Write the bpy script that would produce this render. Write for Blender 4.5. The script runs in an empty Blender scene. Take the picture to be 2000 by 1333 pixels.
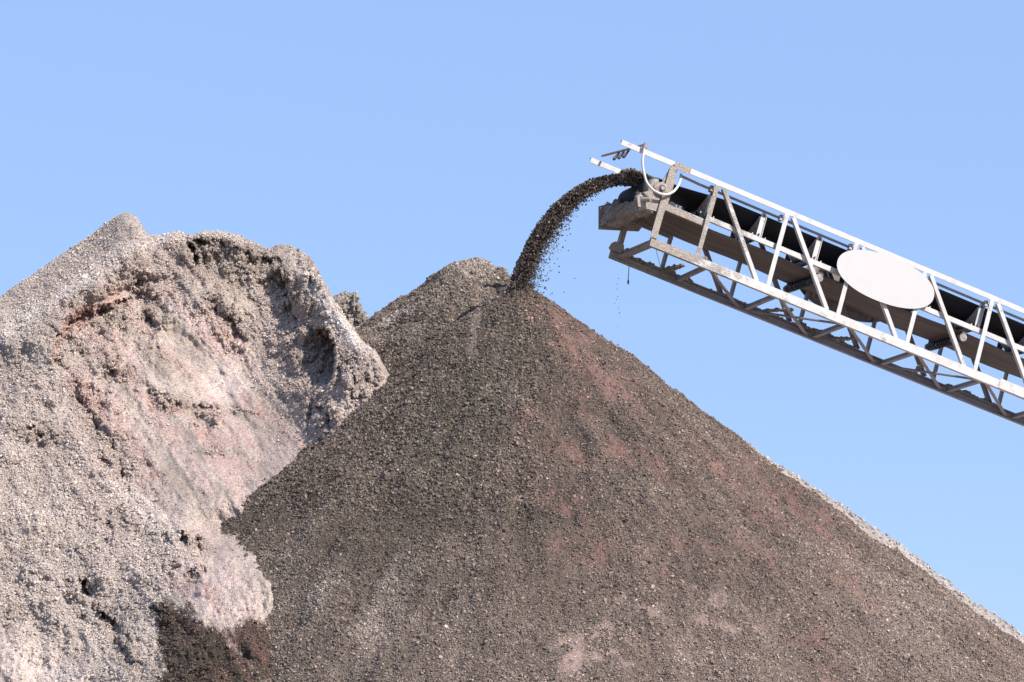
import bpy, math, random
import numpy as np
from math import radians, sin, cos, pi
from mathutils import Vector, Matrix

random.seed(7)
RNG = np.random.default_rng(11)
SC = bpy.context.scene

# ------------------------------------------------------------------ camera
CAM = np.array([0.0, -35.0, 1.7])
PITCH = radians(9.0)
FPX = 5775.0                                    # focal length in pixels of a 2000 px wide frame
FW = np.array([0, cos(PITCH), sin(PITCH)]); UP = np.array([0, -sin(PITCH), cos(PITCH)]); RT = np.array([1.0, 0, 0])
cd = bpy.data.cameras.new('camera'); cam = bpy.data.objects.new('camera', cd)
SC.collection.objects.link(cam); SC.camera = cam
cam.location = CAM; cam.rotation_euler = (pi / 2 + PITCH, 0, 0)
cd.sensor_width = 36.0; cd.lens = 36.0 * FPX / 2000.0; cd.clip_start = 0.1; cd.clip_end = 5000

# ------------------------------------------------------------------ sky, sun, exposure
SUN_AZ, SUN_EL = radians(126), radians(41)      # azimuth clockwise from +Y: right and behind the camera
world = bpy.data.worlds.new('World'); SC.world = world; world.use_nodes = True
wn = world.node_tree.nodes; wl = world.node_tree.links
bg = wn['Background']
sky = wn.new('ShaderNodeTexSky'); sky.sky_type = 'NISHITA'; sky.sun_disc = False
sky.sun_elevation = SUN_EL; sky.sun_rotation = SUN_AZ
sky.altitude = 200; sky.air_density = 1.0; sky.dust_density = 0.2; sky.ozone_density = 4.0
tint = wn.new('ShaderNodeMix'); tint.data_type = 'RGBA'; tint.blend_type = 'MIX'          # a deep clear-day blue evens out the pale horizon
tint.inputs[0].default_value = 0.75; tint.inputs[7].default_value = (2.05, 3.1, 5.4, 1)
wl.new(sky.outputs[0], tint.inputs[6]); wl.new(tint.outputs[2], bg.inputs[0])
bg.inputs[1].default_value = 0.112
SUN_DIR = Vector((sin(SUN_AZ) * cos(SUN_EL), cos(SUN_AZ) * cos(SUN_EL), sin(SUN_EL)))
ld = bpy.data.lights.new('sun', 'SUN'); ld.energy = 5.0; ld.angle = radians(0.5); ld.color = (1.0, 0.93, 0.85)
lo = bpy.data.objects.new('sun', ld); SC.collection.objects.link(lo)
lo.rotation_euler = (-SUN_DIR).to_track_quat('-Z', 'Y').to_euler()
SC.view_settings.view_transform = 'Standard'; SC.view_settings.look = 'None'
SC.view_settings.exposure = 0.72; SC.view_settings.gamma = 1.0; SC.view_settings.use_curve_mapping = False

# ------------------------------------------------------------------ measuring helpers
def ray(u, v):
    u = np.asarray(u, float); v = np.asarray(v, float)
    return RT * (u - 1000)[..., None] + UP * (666.5 - v)[..., None] + FW * FPX

def at(u, v, Y):                                # point seen at pixel (u, v), Y metres away horizontally
    r = ray(u, v)
    return CAM + r * (np.asarray(Y, float) / r[..., 1])[..., None]

def proj(P):
    d = P - CAM; z = d @ FW
    return 1000 + FPX * (d @ RT) / z, 666.5 - FPX * (d @ UP) / z

# ------------------------------------------------------------------ noise
def perlin(x, y, seed):
    r = np.random.default_rng(seed); n = 256
    ang = r.random((n, n)) * 2 * pi; gx = np.cos(ang); gy = np.sin(ang)
    x0 = np.floor(x).astype(int); y0 = np.floor(y).astype(int); fx = x - x0; fy = y - y0
    s = lambda t: t * t * t * (t * (6 * t - 15) + 10)
    def g(i, j, dx, dy):
        a = (x0 + i) % n; b = (y0 + j) % n
        return gx[a, b] * dx + gy[a, b] * dy
    u = s(fx); v = s(fy)
    a = g(0, 0, fx, fy) * (1 - u) + g(1, 0, fx - 1, fy) * u
    b = g(0, 1, fx, fy - 1) * (1 - u) + g(1, 1, fx - 1, fy - 1) * u
    return (a * (1 - v) + b * v) * 1.45

def fbm(x, y, seed, oct=4, gain=0.5):
    t = 0; a = 1.0
    for k in range(oct):
        t = t + a * perlin(x * 2 ** k + 13.7 * k, y * 2 ** k + 7.1 * k, seed + k); a *= gain
    return t

def sst(a, b, x):
    t = np.clip((x - a) / (b - a), 0, 1); return t * t * (3 - 2 * t)

def blob(u, v, cx, cy, rx, ry, deg=0, soft=0.6):
    a = radians(deg); du = u - cx; dv = v - cy
    p = (du * cos(a) + dv * sin(a)) / rx; q = (-du * sin(a) + dv * cos(a)) / ry
    return 1 - sst(1 - soft, 1 + soft, np.sqrt(p * p + q * q))

def polydist(u, v, pts):
    """distance to a polyline, and the signed side (+ is to the right of travel in picture sense)"""
    best = np.full(u.shape, 1e9); side = np.zeros(u.shape); par = np.zeros(u.shape)
    n = len(pts) - 1
    for k in range(n):
        (ax, ay), (bx, by) = pts[k][:2], pts[k + 1][:2]
        ex, ey = bx - ax, by - ay; L = ex * ex + ey * ey
        t = np.clip(((u - ax) * ex + (v - ay) * ey) / L, 0, 1)
        dx = u - ax - t * ex; dy = v - ay - t * ey; d = np.hypot(dx, dy)
        m = d < best
        best = np.where(m, d, best); side = np.where(m, np.sign(ex * dy - ey * dx), side); par = np.where(m, (k + t) / n, par)
    return best, side, par

# ------------------------------------------------------------------ objects
def tag(o, label=None, cat=None, group=None, kind=None):
    for k, v in (('label', label), ('category', cat), ('group', group), ('kind', kind)):
        if v: o[k] = v
    return o

def np_mesh(name, V, quads, mats, parent=None, col=None, smooth=True, mat_index=None):
    me = bpy.data.meshes.new(name)
    V = np.ascontiguousarray(V, np.float32); Q = np.ascontiguousarray(quads, np.int32); k = Q.shape[1]
    me.vertices.add(len(V)); me.vertices.foreach_set('co', V.ravel())
    me.loops.add(Q.size); me.loops.foreach_set('vertex_index', Q.ravel())
    me.polygons.add(len(Q)); me.polygons.foreach_set('loop_start', np.arange(0, Q.size, k, dtype=np.int32))
    me.polygons.foreach_set('use_smooth', np.full(len(Q), smooth, bool))
    me.update(calc_edges=True)
    if col is not None:
        c = np.ones((len(V), 4), np.float32); c[:, :3] = col
        ca = me.color_attributes.new('tone', 'FLOAT_COLOR', 'POINT'); ca.data.foreach_set('color', c.ravel())
    for m in (mats if isinstance(mats, list) else [mats]): me.materials.append(m)
    o = bpy.data.objects.new(name, me); SC.collection.objects.link(o)
    if parent: o.parent = parent
    return o

def grid_quads(nr, nc, wrap=False):
    i, j = np.meshgrid(np.arange(nr - 1), np.arange(nc if wrap else nc - 1), indexing='ij')
    j2 = (j + 1) % nc
    return np.stack([i * nc + j, i * nc + j2, (i + 1) * nc + j2, (i + 1) * nc + j], -1).reshape(-1, 4)

CUBE = np.array([[-1, -1, -1], [1, -1, -1], [1, 1, -1], [-1, 1, -1], [-1, -1, 1], [1, -1, 1], [1, 1, 1], [-1, 1, 1]], float)
CQ = np.array([[0, 3, 2, 1], [4, 5, 6, 7], [0, 1, 5, 4], [1, 2, 6, 5], [2, 3, 7, 6], [3, 0, 4, 7]])
TEMPL = CUBE[None] * 0.5 * (0.62 + 0.5 * np.random.default_rng(5).random((60, 8, 3)))

def stone_cloud(name, P, size, col, mat, parent=None, flat=0.75):
    n = len(P)
    q = RNG.normal(size=(n, 4)); q /= np.linalg.norm(q, axis=1)[:, None]
    w, x, y, z = q.T
    R = np.stack([1 - 2 * (y * y + z * z), 2 * (x * y - z * w), 2 * (x * z + y * w), 2 * (x * y + z * w), 1 - 2 * (x * x + z * z),
                  2 * (y * z - x * w), 2 * (x * z - y * w), 2 * (y * z + x * w), 1 - 2 * (x * x + y * y)], -1).reshape(n, 3, 3)
    T = TEMPL[RNG.integers(0, len(TEMPL), n)] * size[:, None, None]
    sc = np.ones((n, 1, 3)); sc[:, 0, 2] = flat * (0.7 + 0.5 * RNG.random(n)); sc[:, 0, 0] = 0.9 + 0.5 * RNG.random(n)
    V = np.einsum('nij,nkj->nki', R, T * sc) + P[:, None, :]
    Q = (np.arange(n)[:, None, None] * 8 + CQ[None]).reshape(-1, 4)
    return np_mesh(name, V.reshape(-1, 3), Q, mat, parent, np.repeat(col, 8, 0), smooth=False)

# ------------------------------------------------------------------ materials
def new_mat(name, rough=0.9, spec=0.2):
    m = bpy.data.materials.new(name); m.use_nodes = True
    b = m.node_tree.nodes['Principled BSDF']
    b.inputs['Roughness'].default_value = rough; b.inputs['Specular IOR Level'].default_value = spec
    return m, m.node_tree.nodes, m.node_tree.links, b

def noise_node(nt, scale, detail=4, rough=0.6, coord='Object'):
    tc = nt.nodes.new('ShaderNodeTexCoord'); n = nt.nodes.new('ShaderNodeTexNoise')
    n.inputs['Scale'].default_value = scale; n.inputs['Detail'].default_value = detail; n.inputs['Roughness'].default_value = rough
    nt.links.new(tc.outputs[coord], n.inputs['Vector']); return n

def ramp(nt, src, stops):
    r = nt.nodes.new('ShaderNodeValToRGB'); e = r.color_ramp.elements
    while len(e) < len(stops): e.new(0.5)
    for k, (p, c) in enumerate(stops): e[k].position = p; e[k].color = (*c, 1) if len(c) == 3 else c
    nt.links.new(src, r.inputs[0]); return r

def mixc(nt, fac, a, b, mode='MIX'):
    m = nt.nodes.new('ShaderNodeMix'); m.data_type = 'RGBA'; m.blend_type = mode
    for s, v in ((m.inputs[0], fac), (m.inputs[6], a), (m.inputs[7], b)):
        if isinstance(v, (int, float)): s.default_value = v
        elif isinstance(v, tuple): s.default_value = (*v, 1)
        else: nt.links.new(v, s)
    return m.outputs[2]

def gravel_material(name, bump, scale):
    m, n, l, b = new_mat(name, 0.97, 0.1); nt = m.node_tree
    at_ = n.new('ShaderNodeAttribute'); at_.attribute_name = 'tone'
    n1 = noise_node(nt, scale, 5, 0.7); r1 = ramp(nt, n1.outputs[0], [(0.3, (0.58,) * 3), (0.7, (0.98,) * 3)])
    colr = mixc(nt, 1.0, at_.outputs[0], r1.outputs[0], 'MULTIPLY')
    if bump:                                    # every grain of the bed has its own tone and its own small dome
        tc = n.new('ShaderNodeTexCoord'); vo = n.new('ShaderNodeTexVoronoi'); vo.inputs['Scale'].default_value = 75
        l.new(tc.outputs['Object'], vo.inputs['Vector'])
        sp = n.new('ShaderNodeSeparateColor'); l.new(vo.outputs['Color'], sp.inputs[0])
        gr = ramp(nt, sp.outputs[0], [(0.0, (0.62,) * 3), (1.0, (1.38,) * 3)])
        colr = mixc(nt, 1.0, colr, gr.outputs[0], 'MULTIPLY')
        n2 = noise_node(nt, scale * 1.3, 3, 0.7)
        inv = n.new('ShaderNodeMath'); inv.operation = 'MULTIPLY_ADD'; l.new(vo.outputs['Distance'], inv.inputs[0]); inv.inputs[1].default_value = -0.9; l.new(n2.outputs[0], inv.inputs[2])
        bp = n.new('ShaderNodeBump'); bp.inputs['Strength'].default_value = 0.9; bp.inputs['Distance'].default_value = bump
        l.new(inv.outputs[0], bp.inputs['Height']); l.new(bp.outputs[0], b.inputs['Normal'])
    l.new(colr, b.inputs['Base Color'])
    return m

M_SOIL = gravel_material('gravel_bed', 0.017, 38)
M_STONE = gravel_material('gravel_stone', 0, 60)

def painted_steel(name, base, mud_everywhere=0.0):
    """dusty painted steel, caked with grey fines towards the head of the conveyor"""
    m, n, l, b = new_mat(name, 0.55, 0.35); nt = m.node_tree
    g = noise_node(nt, 3.0, 6, 0.7); fine = noise_node(nt, 45, 4, 0.7); streak = noise_node(nt, 9, 5, 0.65)
    tc = n.new('ShaderNodeTexCoord'); sx = n.new('ShaderNodeSeparateXYZ'); l.new(tc.outputs['Object'], sx.inputs[0])
    mr = n.new('ShaderNodeMapRange'); l.new(sx.outputs[0], mr.inputs[0])
    mr.inputs[1].default_value = -0.2; mr.inputs[2].default_value = 1.5; mr.inputs[3].default_value = 0.36 + mud_everywhere; mr.inputs[4].default_value = -0.12 + mud_everywhere
    ad = n.new('ShaderNodeMath'); ad.operation = 'ADD'; l.new(g.outputs[0], ad.inputs[0]); l.new(mr.outputs[0], ad.inputs[1])
    ad2 = n.new('ShaderNodeMath'); ad2.operation = 'MULTIPLY_ADD'; l.new(fine.outputs[0], ad2.inputs[0]); ad2.inputs[1].default_value = 0.35; l.new(ad.outputs[0], ad2.inputs[2])
    mk = ramp(nt, ad2.outputs[0], [(0.66, (0, 0, 0)), (0.84, (1, 1, 1))])
    mud = ramp(nt, fine.outputs[0], [(0.3, (0.20, 0.17, 0.145)), (0.7, (0.42, 0.37, 0.325))])
    dust = ramp(nt, streak.outputs[0], [(0.35, tuple(c * 0.78 for c in base)), (0.6, base)])
    rn = noise_node(nt, 14, 6, 0.75); rk = ramp(nt, rn.outputs[0], [(0.66, (0, 0, 0)), (0.72, (0.8, 0.8, 0.8))])
    paint = mixc(nt, rk.outputs[0], dust.outputs[0], (0.22, 0.14, 0.095))
    l.new(mixc(nt, mk.outputs[0], paint, mud.outputs[0]), b.inputs['Base Color'])
    rr = n.new('ShaderNodeMapRange'); l.new(mk.outputs[0], rr.inputs[0]); rr.inputs[3].default_value = 0.5; rr.inputs[4].default_value = 0.97
    l.new(rr.outputs[0], b.inputs['Roughness'])
    bp = n.new('ShaderNodeBump'); bp.inputs['Strength'].default_value = 0.8; bp.inputs['Distance'].default_value = 0.025
    mm = n.new('ShaderNodeMath'); mm.operation = 'MULTIPLY'; l.new(fine.outputs[0], mm.inputs[0]); l.new(mk.outputs[0], mm.inputs[1])
    l.new(mm.outputs[0], bp.inputs['Height']); l.new(bp.outputs[0], b.inputs['Normal'])
    return m

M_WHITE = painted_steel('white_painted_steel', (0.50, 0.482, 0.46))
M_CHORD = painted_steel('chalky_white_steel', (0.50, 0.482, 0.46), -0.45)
M_SHADE = painted_steel('shaded_painted_steel', (0.24, 0.215, 0.22), 0.02)  # darker copy of the truss paint, far-side shade put into its colour
M_MUD = painted_steel('mud_caked_steel', (0.40, 0.36, 0.32), 0.35)

def simple(name, c0, c1, scale, rough=0.7, spec=0.3, bump=0.0):
    m, n, l, b = new_mat(name, rough, spec)
    s = noise_node(m.node_tree, scale, 5, 0.65); r = ramp(m.node_tree, s.outputs[0], [(0.35, c0), (0.68, c1)])
    l.new(r.outputs[0], b.inputs['Base Color'])
    if bump:
        bp = n.new('ShaderNodeBump'); bp.inputs['Distance'].default_value = bump; bp.inputs['Strength'].default_value = 0.7
        l.new(s.outputs[0], bp.inputs['Height']); l.new(bp.outputs[0], b.inputs['Normal'])
    return m

def belt_material():
    m, n, l, b = new_mat('belt_rubber', 0.75, 0.25); nt = m.node_tree
    tc = n.new('ShaderNodeTexCoord'); mp = n.new('ShaderNodeMapping'); mp.inputs['Scale'].default_value = (0.35, 5, 1)
    l.new(tc.outputs['Object'], mp.inputs[0])
    t = n.new('ShaderNodeTexNoise'); t.inputs['Scale'].default_value = 2.0; t.inputs['Detail'].default_value = 4; l.new(mp.outputs[0], t.inputs['Vector'])
    r = ramp(nt, t.outputs[0], [(0.3, (0.085, 0.068, 0.06)), (0.7, (0.15, 0.122, 0.107))])     # the dirty carrying side
    at_ = n.new('ShaderNodeAttribute'); at_.attribute_name = 'tone'
    l.new(mixc(nt, at_.outputs[2], (0.018, 0.018, 0.022), r.outputs[0]), b.inputs['Base Color'])
    return m

M_BELT = belt_material()
M_RUBBER = simple('black_rubber', (0.012, 0.013, 0.018), (0.028, 0.03, 0.04), 20, 0.45, 0.4)
M_STEEL = simple('worn_roller_steel', (0.16, 0.145, 0.135), (0.33, 0.30, 0.28), 25, 0.45, 0.5)
M_SIGN = simple('white_sign_paint', (0.425, 0.415, 0.404), (0.44, 0.43, 0.419), 6, 0.4, 0.4)
M_BACK = simple('sign_back_shaded', (0.13, 0.11, 0.10), (0.2, 0.175, 0.16), 8, 0.8, 0.2)  # shade on the far sign's back put into a dark brown
M_HOSE = simple('pale_hose', (0.42, 0.40, 0.38), (0.58, 0.555, 0.53), 18, 0.5, 0.3)
M_DARK = simple('dark_fitting', (0.05, 0.045, 0.045), (0.12, 0.11, 0.105), 30, 0.7, 0.3)
M_GROUND = simple('quarry_floor', (0.28, 0.23, 0.20), (0.42, 0.36, 0.32), 0.6, 0.95, 0.1)

# ================================================================== GROUND
gq = np.linspace(-1, 1, 61); gg = np.sign(gq) * np.abs(gq) ** 3 * 1500
GX, GY = np.meshgrid(gg, gg + 0.0)
GZ = fbm(GX / 6, GY / 6, 40, 3) * 0.05
tag(np_mesh('ground', np.stack([GX, GY, GZ], -1).reshape(-1, 3), grid_quads(61, 61), M_GROUND), kind='structure')

# ================================================================== CONVEYOR FRAME OF REFERENCE
TH, AL = radians(22), radians(17.1)
AX = np.array([cos(AL) * cos(TH), cos(AL) * sin(TH), -sin(AL)])      # down the conveyor
AC = np.array([-sin(TH), cos(TH), 0.0])                               # across it, away from the camera
AN = np.cross(AX, AC)                                                 # up out of the belt
P0 = at(1274, 466, 35.0)
W, H = 1.0, 1.017                                                      # truss width and depth
def loc(u, v, w):                                                     # picture point -> (s, h) on the lengthwise plane at w
    r = ray(u, v); o = CAM - P0 - AC * w
    p = o - r * ((o @ AC) / (r @ AC)); return float(p @ AX), float(p @ AN)
def wpt(s, w, h): return P0 + AX * s + AC * w + AN * h

# ================================================================== RIGHT HEAP (fresh cone + older ridge behind)
def at_plane(u, v, w):
    s, h = loc(u, v, w); return wpt(s, w, h)
APEX = at_plane(1014, 560, 0.5)
RIDGE = at(920, 513, APEX[1] + 35 + 2.6)
RIDGE2 = RIDGE + np.array([-1.9, 1.1, -0.95])

def cone_h(x, y):
    dx = x - APEX[0]; dy = y - APEX[1]; r = np.sqrt(dx * dx + dy * dy)
    t = 0.80 - 0.03 * dx / np.maximum(r, 1e-6)
    return APEX[2] - t * (np.sqrt(r * r + 0.02) - 0.14) - 0.0 * r

def right_h(x, y):
    h1 = cone_h(x, y)
    e = RIDGE2 - RIDGE; L2 = e[0] ** 2 + e[1] ** 2
    k = np.clip(((x - RIDGE[0]) * e[0] + (y - RIDGE[1]) * e[1]) / L2, 0, 1.2)
    d = np.hypot(x - RIDGE[0] - k * e[0], y - RIDGE[1] - k * e[1])
    h2 = RIDGE[2] + k * e[2] - 0.84 * (np.sqrt(d * d + 0.16) - 0.40) - 0.8 * np.maximum(d - 1.9, 0) - 0.5 * np.maximum(x - RIDGE[0] - 0.45, 0)
    s = 0.08
    m = np.maximum(h1, h2)
    return m + s * np.log(np.exp((h1 - m) / s) + np.exp((h2 - m) / s))

def ang_noise(x, y):
    dx = x - APEX[0]; dy = y - APEX[1]; r = np.hypot(dx, dy); a = np.arctan2(dy, dx)
    rill = fbm(a * 9 + 40, r * 0.35 + 9, 70, 3) * np.clip(r / 2.5, 0, 1) * 0.05     # shallow chutes down the slope
    lump = fbm(x / 1.1, y / 1.1, 80, 4, 0.55) * 0.10 * np.clip(r / 1.5, 0.15, 1)
    fine = fbm(x / 0.10, y / 0.10, 90, 2) * 0.018
    return rill + lump + fine

def right_surface(x, y):
    return right_h(x, y) + ang_noise(x, y)

def right_tone(u, v, x, y, rnd=0):
    """dry pale, damp dark and reddish batches lie where the belt dropped them"""
    dx = x - APEX[0]; dy = y - APEX[1]; an = np.arctan2(dy, dx); rd = np.hypot(dx, dy)
    n1 = fbm(x / 0.9, y / 0.9, 100, 4) * 0.7 + fbm(an * 16 + 30, rd * 0.30, 105, 4) * 0.45 * np.clip(rd / 2, 0, 1); n2 = fbm(x / 0.25, y / 0.25, 110, 3)
    base = np.array([0.165, 0.133, 0.115]); c = np.broadcast_to(base, u.shape + (3,)).copy()
    def lay(mask, col):
        nonlocal c
        c = c + (np.array(col) - c) * mask[..., None]
    # older dry ridge and upper-left band
    dry = sst(30, -45, (u - 1012) * 0.62 + (v - 563) + 10) * sst(-90, -10, -(u - 1012) + 0 * v) 
    edge = (v - 563) - (1012 - u) * 0.60
    dry = sst(25, -35, edge + n1 * 30) * (u < 1060)
    lay(dry * 0.75, (0.215, 0.18, 0.158))
    lay(blob(u, v, 770, 655, 60, 38, -45) * sst(-0.2, 0.3, n1 + 0.2) * 0.5, (0.40, 0.35, 0.32))
    lay(blob(u, v, 920, 512, 60, 30, 10) * 0.5, (0.44, 0.38, 0.345))
    # dark damp fan from the drop point
    lay(blob(u, v, 820, 760, 150, 95, -50, 0.7) * 0.62 * sst(-0.5, 0.3, n1), (0.125, 0.105, 0.09))
    lay(blob(u, v, 900, 820, 70, 240, 25, 0.8) * 0.55, (0.12, 0.108, 0.094))
    lay(blob(u, v, 600, 1020, 190, 110, 0, 0.8) * 0.45, (0.14, 0.117, 0.10))
    lay(blob(u, v, 1015, 575, 45, 22, 25, 0.6) * 0.7, (0.11, 0.09, 0.075))
    # paler gravel low on the slope
    lay(sst(1000, 1330, v) * 0.45, (0.285, 0.232, 0.205))
    lay(blob(u, v, 700, 1230, 170, 160, 0, 0.8) * 0.3 * sst(-0.2, 0.4, n1), (0.36, 0.31, 0.285))
    lay(blob(u, v, 1720, 1150, 190, 80, 38, 0.8) * 0.35, (0.33, 0.275, 0.245))
    lay(sst(1050, 1250, u) * 0.28, (0.29, 0.225, 0.197))
    # reddish fines
    red = np.zeros(u.shape)
    for (cx, cy, rx, ry, dg, k) in ((1195, 752, 62, 22, 32, .9), (1145, 795, 20, 18, 30, 1), (1110, 880, 55, 14, 48, .8), (1212, 882, 26, 18, 40, .9),
                                 (1275, 905, 50, 12, 45, .6), (1405, 915, 52, 14, 45, .8), (1110, 990, 40, 20, 20, .9), (1090, 870, 16, 20, 70, .7),
                                 (1140, 1074, 48, 20, 10, 1.0), (1378, 1050, 28, 18, 30, .8), (1340, 1080, 40, 12, 40, .6), (1500, 1010, 40, 16, 30, .8),
                                 (1560, 990, 100, 22, 38, .9), (1660, 1140, 60, 14, 40, .6), (1585, 1250, 30, 26, 50, .8), (1620, 1310, 40, 20, 50, .8),
                                 (1070, 620, 30, 16, 40, .7), (1110, 655, 60, 26, 42, .75), (1480, 1080, 50, 16, 40, .5), (1030, 820, 12, 22, 0, .5), (1280, 1100, 45, 10, 45, .4)):
        red = np.maximum(red, blob(u, v, cx, cy, rx * 1.25, ry * 1.15, dg, 0.9) * k)
    n3 = fbm(x / 0.07, y / 0.10, 115, 2)
    red = red * sst(-0.6, 0.5, n2 * 1.1 + n1 * 0.5 + n3 * 0.4)
    lay(np.clip(red, 0, 1) * 0.85, (0.285, 0.165, 0.145))
    # pinkish dust patches
    pk = np.zeros(u.shape)
    for (cx, cy, rx, ry, dg, k) in ((1115, 1275, 28, 40, 5, 1), (1215, 1262, 22, 34, -10, 1), (1170, 1235, 60, 14, -30, .7), (1180, 1290, 60, 12, 10, .8), (1265, 1192, 34, 12, 10, .9),
                                    (1400, 1165, 22, 18, 40, 1), (1360, 1140, 24, 12, 40, .8), (1370, 1210, 18, 12, 30, .8), (1440, 1228, 46, 14, 5, .8), (1210, 1170, 40, 14, 30, .5), (1340, 1290, 40, 12, 40, .4)):
        pk = np.maximum(pk, blob(u, v, cx, cy, rx, ry, dg, 0.6) * k)
    pk = pk * sst(-0.5, 0.4, n2 * 1.2 + n3 * 0.5)
    lay(np.clip(pk, 0, 1) * 0.95, (0.42, 0.315, 0.28))
    chute = blob(u, v, 928, 635, 11, 62, 8, 0.5)
    lay(chute * 0.75, (0.31, 0.25, 0.215))
    smooth = np.clip(np.maximum(np.maximum(red, pk), chute * 0.95), 0, 1)
    c = c * (1 + 0.24 * n1 + 0.12 * n2)[..., None]
    return np.clip(c * np.array([0.98, 0.95, 0.90]), 0.03, 0.8), smooth

nA, nR = 1500, 560
rr_ = 12.5 * (np.linspace(0, 1, nR) ** 1.25)
ta = np.linspace(0, 1, nA, endpoint=False)
aa = 2 * pi * ta + 0.9 * np.sin(2 * pi * ta + pi / 2 * 0) * 0         # uniform
aa = -pi / 2 + 2 * pi * (ta - 0.5) * (0.45 + 0.55 * np.abs(2 * ta - 1) ** 2.0)     # denser on the side in view
RR, AA = np.meshgrid(rr_, aa, indexing='ij')
HX = APEX[0] + RR * np.cos(AA); HY = APEX[1] + RR * np.sin(AA)
HZ = np.maximum(right_surface(HX, HY), -0.3)
V = np.stack([HX, HY, HZ], -1).reshape(-1, 3)
pu, pv = proj(V)
col, _ = right_tone(pu, pv, V[:, 0], V[:, 1])
right_heap = np_mesh('gravel_heap', V, grid_quads(nR, nA, True), M_SOIL, None, col * 0.78)  # bed colour darkened to paint the shade in gaps between stones
tag(right_heap, 'dark brown conical gravel heap under the falling stream from the conveyor', 'gravel heap', 'gravel heaps in the quarry')

def right_stones(n):
    a = -pi / 2 + (RNG.random(n) - 0.5) * 2 * pi * 0.72; r = 10.5 * np.sqrt(RNG.random(n))
    x = APEX[0] + r * np.cos(a); y = APEX[1] + r * np.sin(a)
    # a second batch over the older ridge
    m = n // 7
    x2 = RIDGE[0] + RNG.uniform(-3.2, 1.5, m); y2 = RIDGE[1] + RNG.uniform(-2.5, 2.2, m)
    x = np.concatenate([x, x2]); y = np.concatenate([y, y2])
    z = right_surface(x, y); P = np.stack([x, y, z], -1); u, v = proj(P)
    k = (u > 380) & (u < 2080) & (v < 1400) & (z > 0)
    P = P[k]; u = u[k]; v = v[k]; x = x[k]; y = y[k]
    c, sm = right_tone(u, v, x, y)
    dens = 0.55 + 0.45 * sst(-0.5, 0.4, fbm(x / 0.8, y / 0.8, 130, 3)); dens *= 1 - 0.9 * sst(0.1, 0.7, sm)
    dens *= np.where(u > 1080, 0.8, 1.0)
    keep = RNG.random(len(u)) < dens
    P = P[keep]; c = c[keep]; u = u[keep]; v = v[keep]; n = len(P)
    size = 0.009 + 0.0125 * RNG.random(n) ** 1.6 + 0.02 * (RNG.random(n) ** 20)
    size *= np.where((v < 1000) & (u < 1050), 1.12, 0.86)
    g = np.exp(RNG.normal(0.03, 0.34, n)); g = np.where(RNG.random(n) < 0.01, 1.7, g)
    P = P + np.array([0, -0.25, 0.55]) * (size * RNG.uniform(-0.15, 0.75, n))[:, None]
    return stone_cloud('loose_gravel', P, size, np.clip(c * g[:, None], 0.03, 0.62), M_STONE, right_heap)
tag(right_stones(1500000), kind='stuff')

# ================================================================== PALE HEAP BEHIND ITS RIGHT FLANK
def small_heap(name, apex, t, rnd, seed, lump, n_st, tone, label, rmax, win, rough=0.02, stone=0.03):
    nr, na = 200, 500
    r = rmax * np.linspace(0, 1, nr) ** 1.3; a = np.linspace(0, 2 * pi, na, endpoint=False)
    R_, A_ = np.meshgrid(r, a, indexing='ij'); x = apex[0] + R_ * np.cos(A_); y = apex[1] + R_ * np.sin(A_)
    def hf(x, y):
        d = np.hypot(x - apex[0], y - apex[1])
        return apex[2] - t * (np.sqrt(d * d + rnd * rnd) - rnd) + fbm(x / 0.9, y / 0.9, seed, 4) * lump + fbm(x / 0.1, y / 0.1, seed + 9, 2) * rough
    def tf(x, y):
        return np.array(tone) * (1 + 0.22 * fbm(x / 0.5, y / 0.5, seed + 20, 4))[..., None]
    V = np.stack([x, y, np.maximum(hf(x, y), -0.3)], -1).reshape(-1, 3)
    o = np_mesh(name, V, grid_quads(nr, na, True), M_SOIL, None, tf(V[:, 0], V[:, 1]))
    tag(o, label, 'gravel heap', 'gravel heaps in the quarry')
    a = RNG.random(n_st) * 2 * pi; q = rmax * np.sqrt(RNG.random(n_st)); x = apex[0] + q * np.cos(a); y = apex[1] + q * np.sin(a)
    P = np.stack([x, y, hf(x, y)], -1); u, v = proj(P)
    k = (u > win[0]) & (u < win[1]) & (v > win[2]) & (v < win[3]); P = P[k]; n = len(P)
    c = tf(P[:, 0], P[:, 1]) * np.exp(RNG.normal(0, 0.22, n))[:, None]
    s = 0.012 + stone * RNG.random(n) ** 2
    tag(stone_cloud('loose_gravel', P + np.array([0, 0, 0.3]) * s[:, None], s, np.clip(c, 0, 0.7), M_STONE, o), kind='stuff')
    return o
small_heap('gravel_heap', at(1340, 821, 36.6), 0.765, 0.5, 150, 0.07, 60000, (0.42, 0.37, 0.34),
           'pale gravel heap showing as a light rim behind the right flank of the dark cone', 9.5, (1250, 2100, 600, 1400))

# ================================================================== LEFT HEAP
def cone_Y(u, v):                               # where a line of sight meets the fresh cone
    r = ray(np.array([u]), np.array([v]))[0]; lo_, hi = 24.0, 36.5
    Ys = np.linspace(lo_, hi, 1500); P = CAM + r[None] * (Ys / r[1])[:, None]
    below = P[:, 2] < cone_h(P[:, 0], P[:, 1])
    return float(Ys[np.argmax(below)]) if below.any() else None

SIL = np.array([(-420, 860), (-200, 715), (0, 582), (60, 541), (120, 500), (180, 459), (222, 427), (238, 417), (252, 417), (266, 424), (276, 438), (282, 449), (292, 459),
                (312, 462), (345, 453), (372, 461), (392, 454), (420, 451), (446, 456), (470, 463), (500, 476), (530, 487), (543, 479), (562, 478), (575, 484), (590, 493),
                (607, 508), (625, 540), (650, 582), (680, 630), (705, 662), (735, 690), (752, 716), (800, 790), (850, 870), (950, 1000), (1050, 1130)], float)

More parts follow.
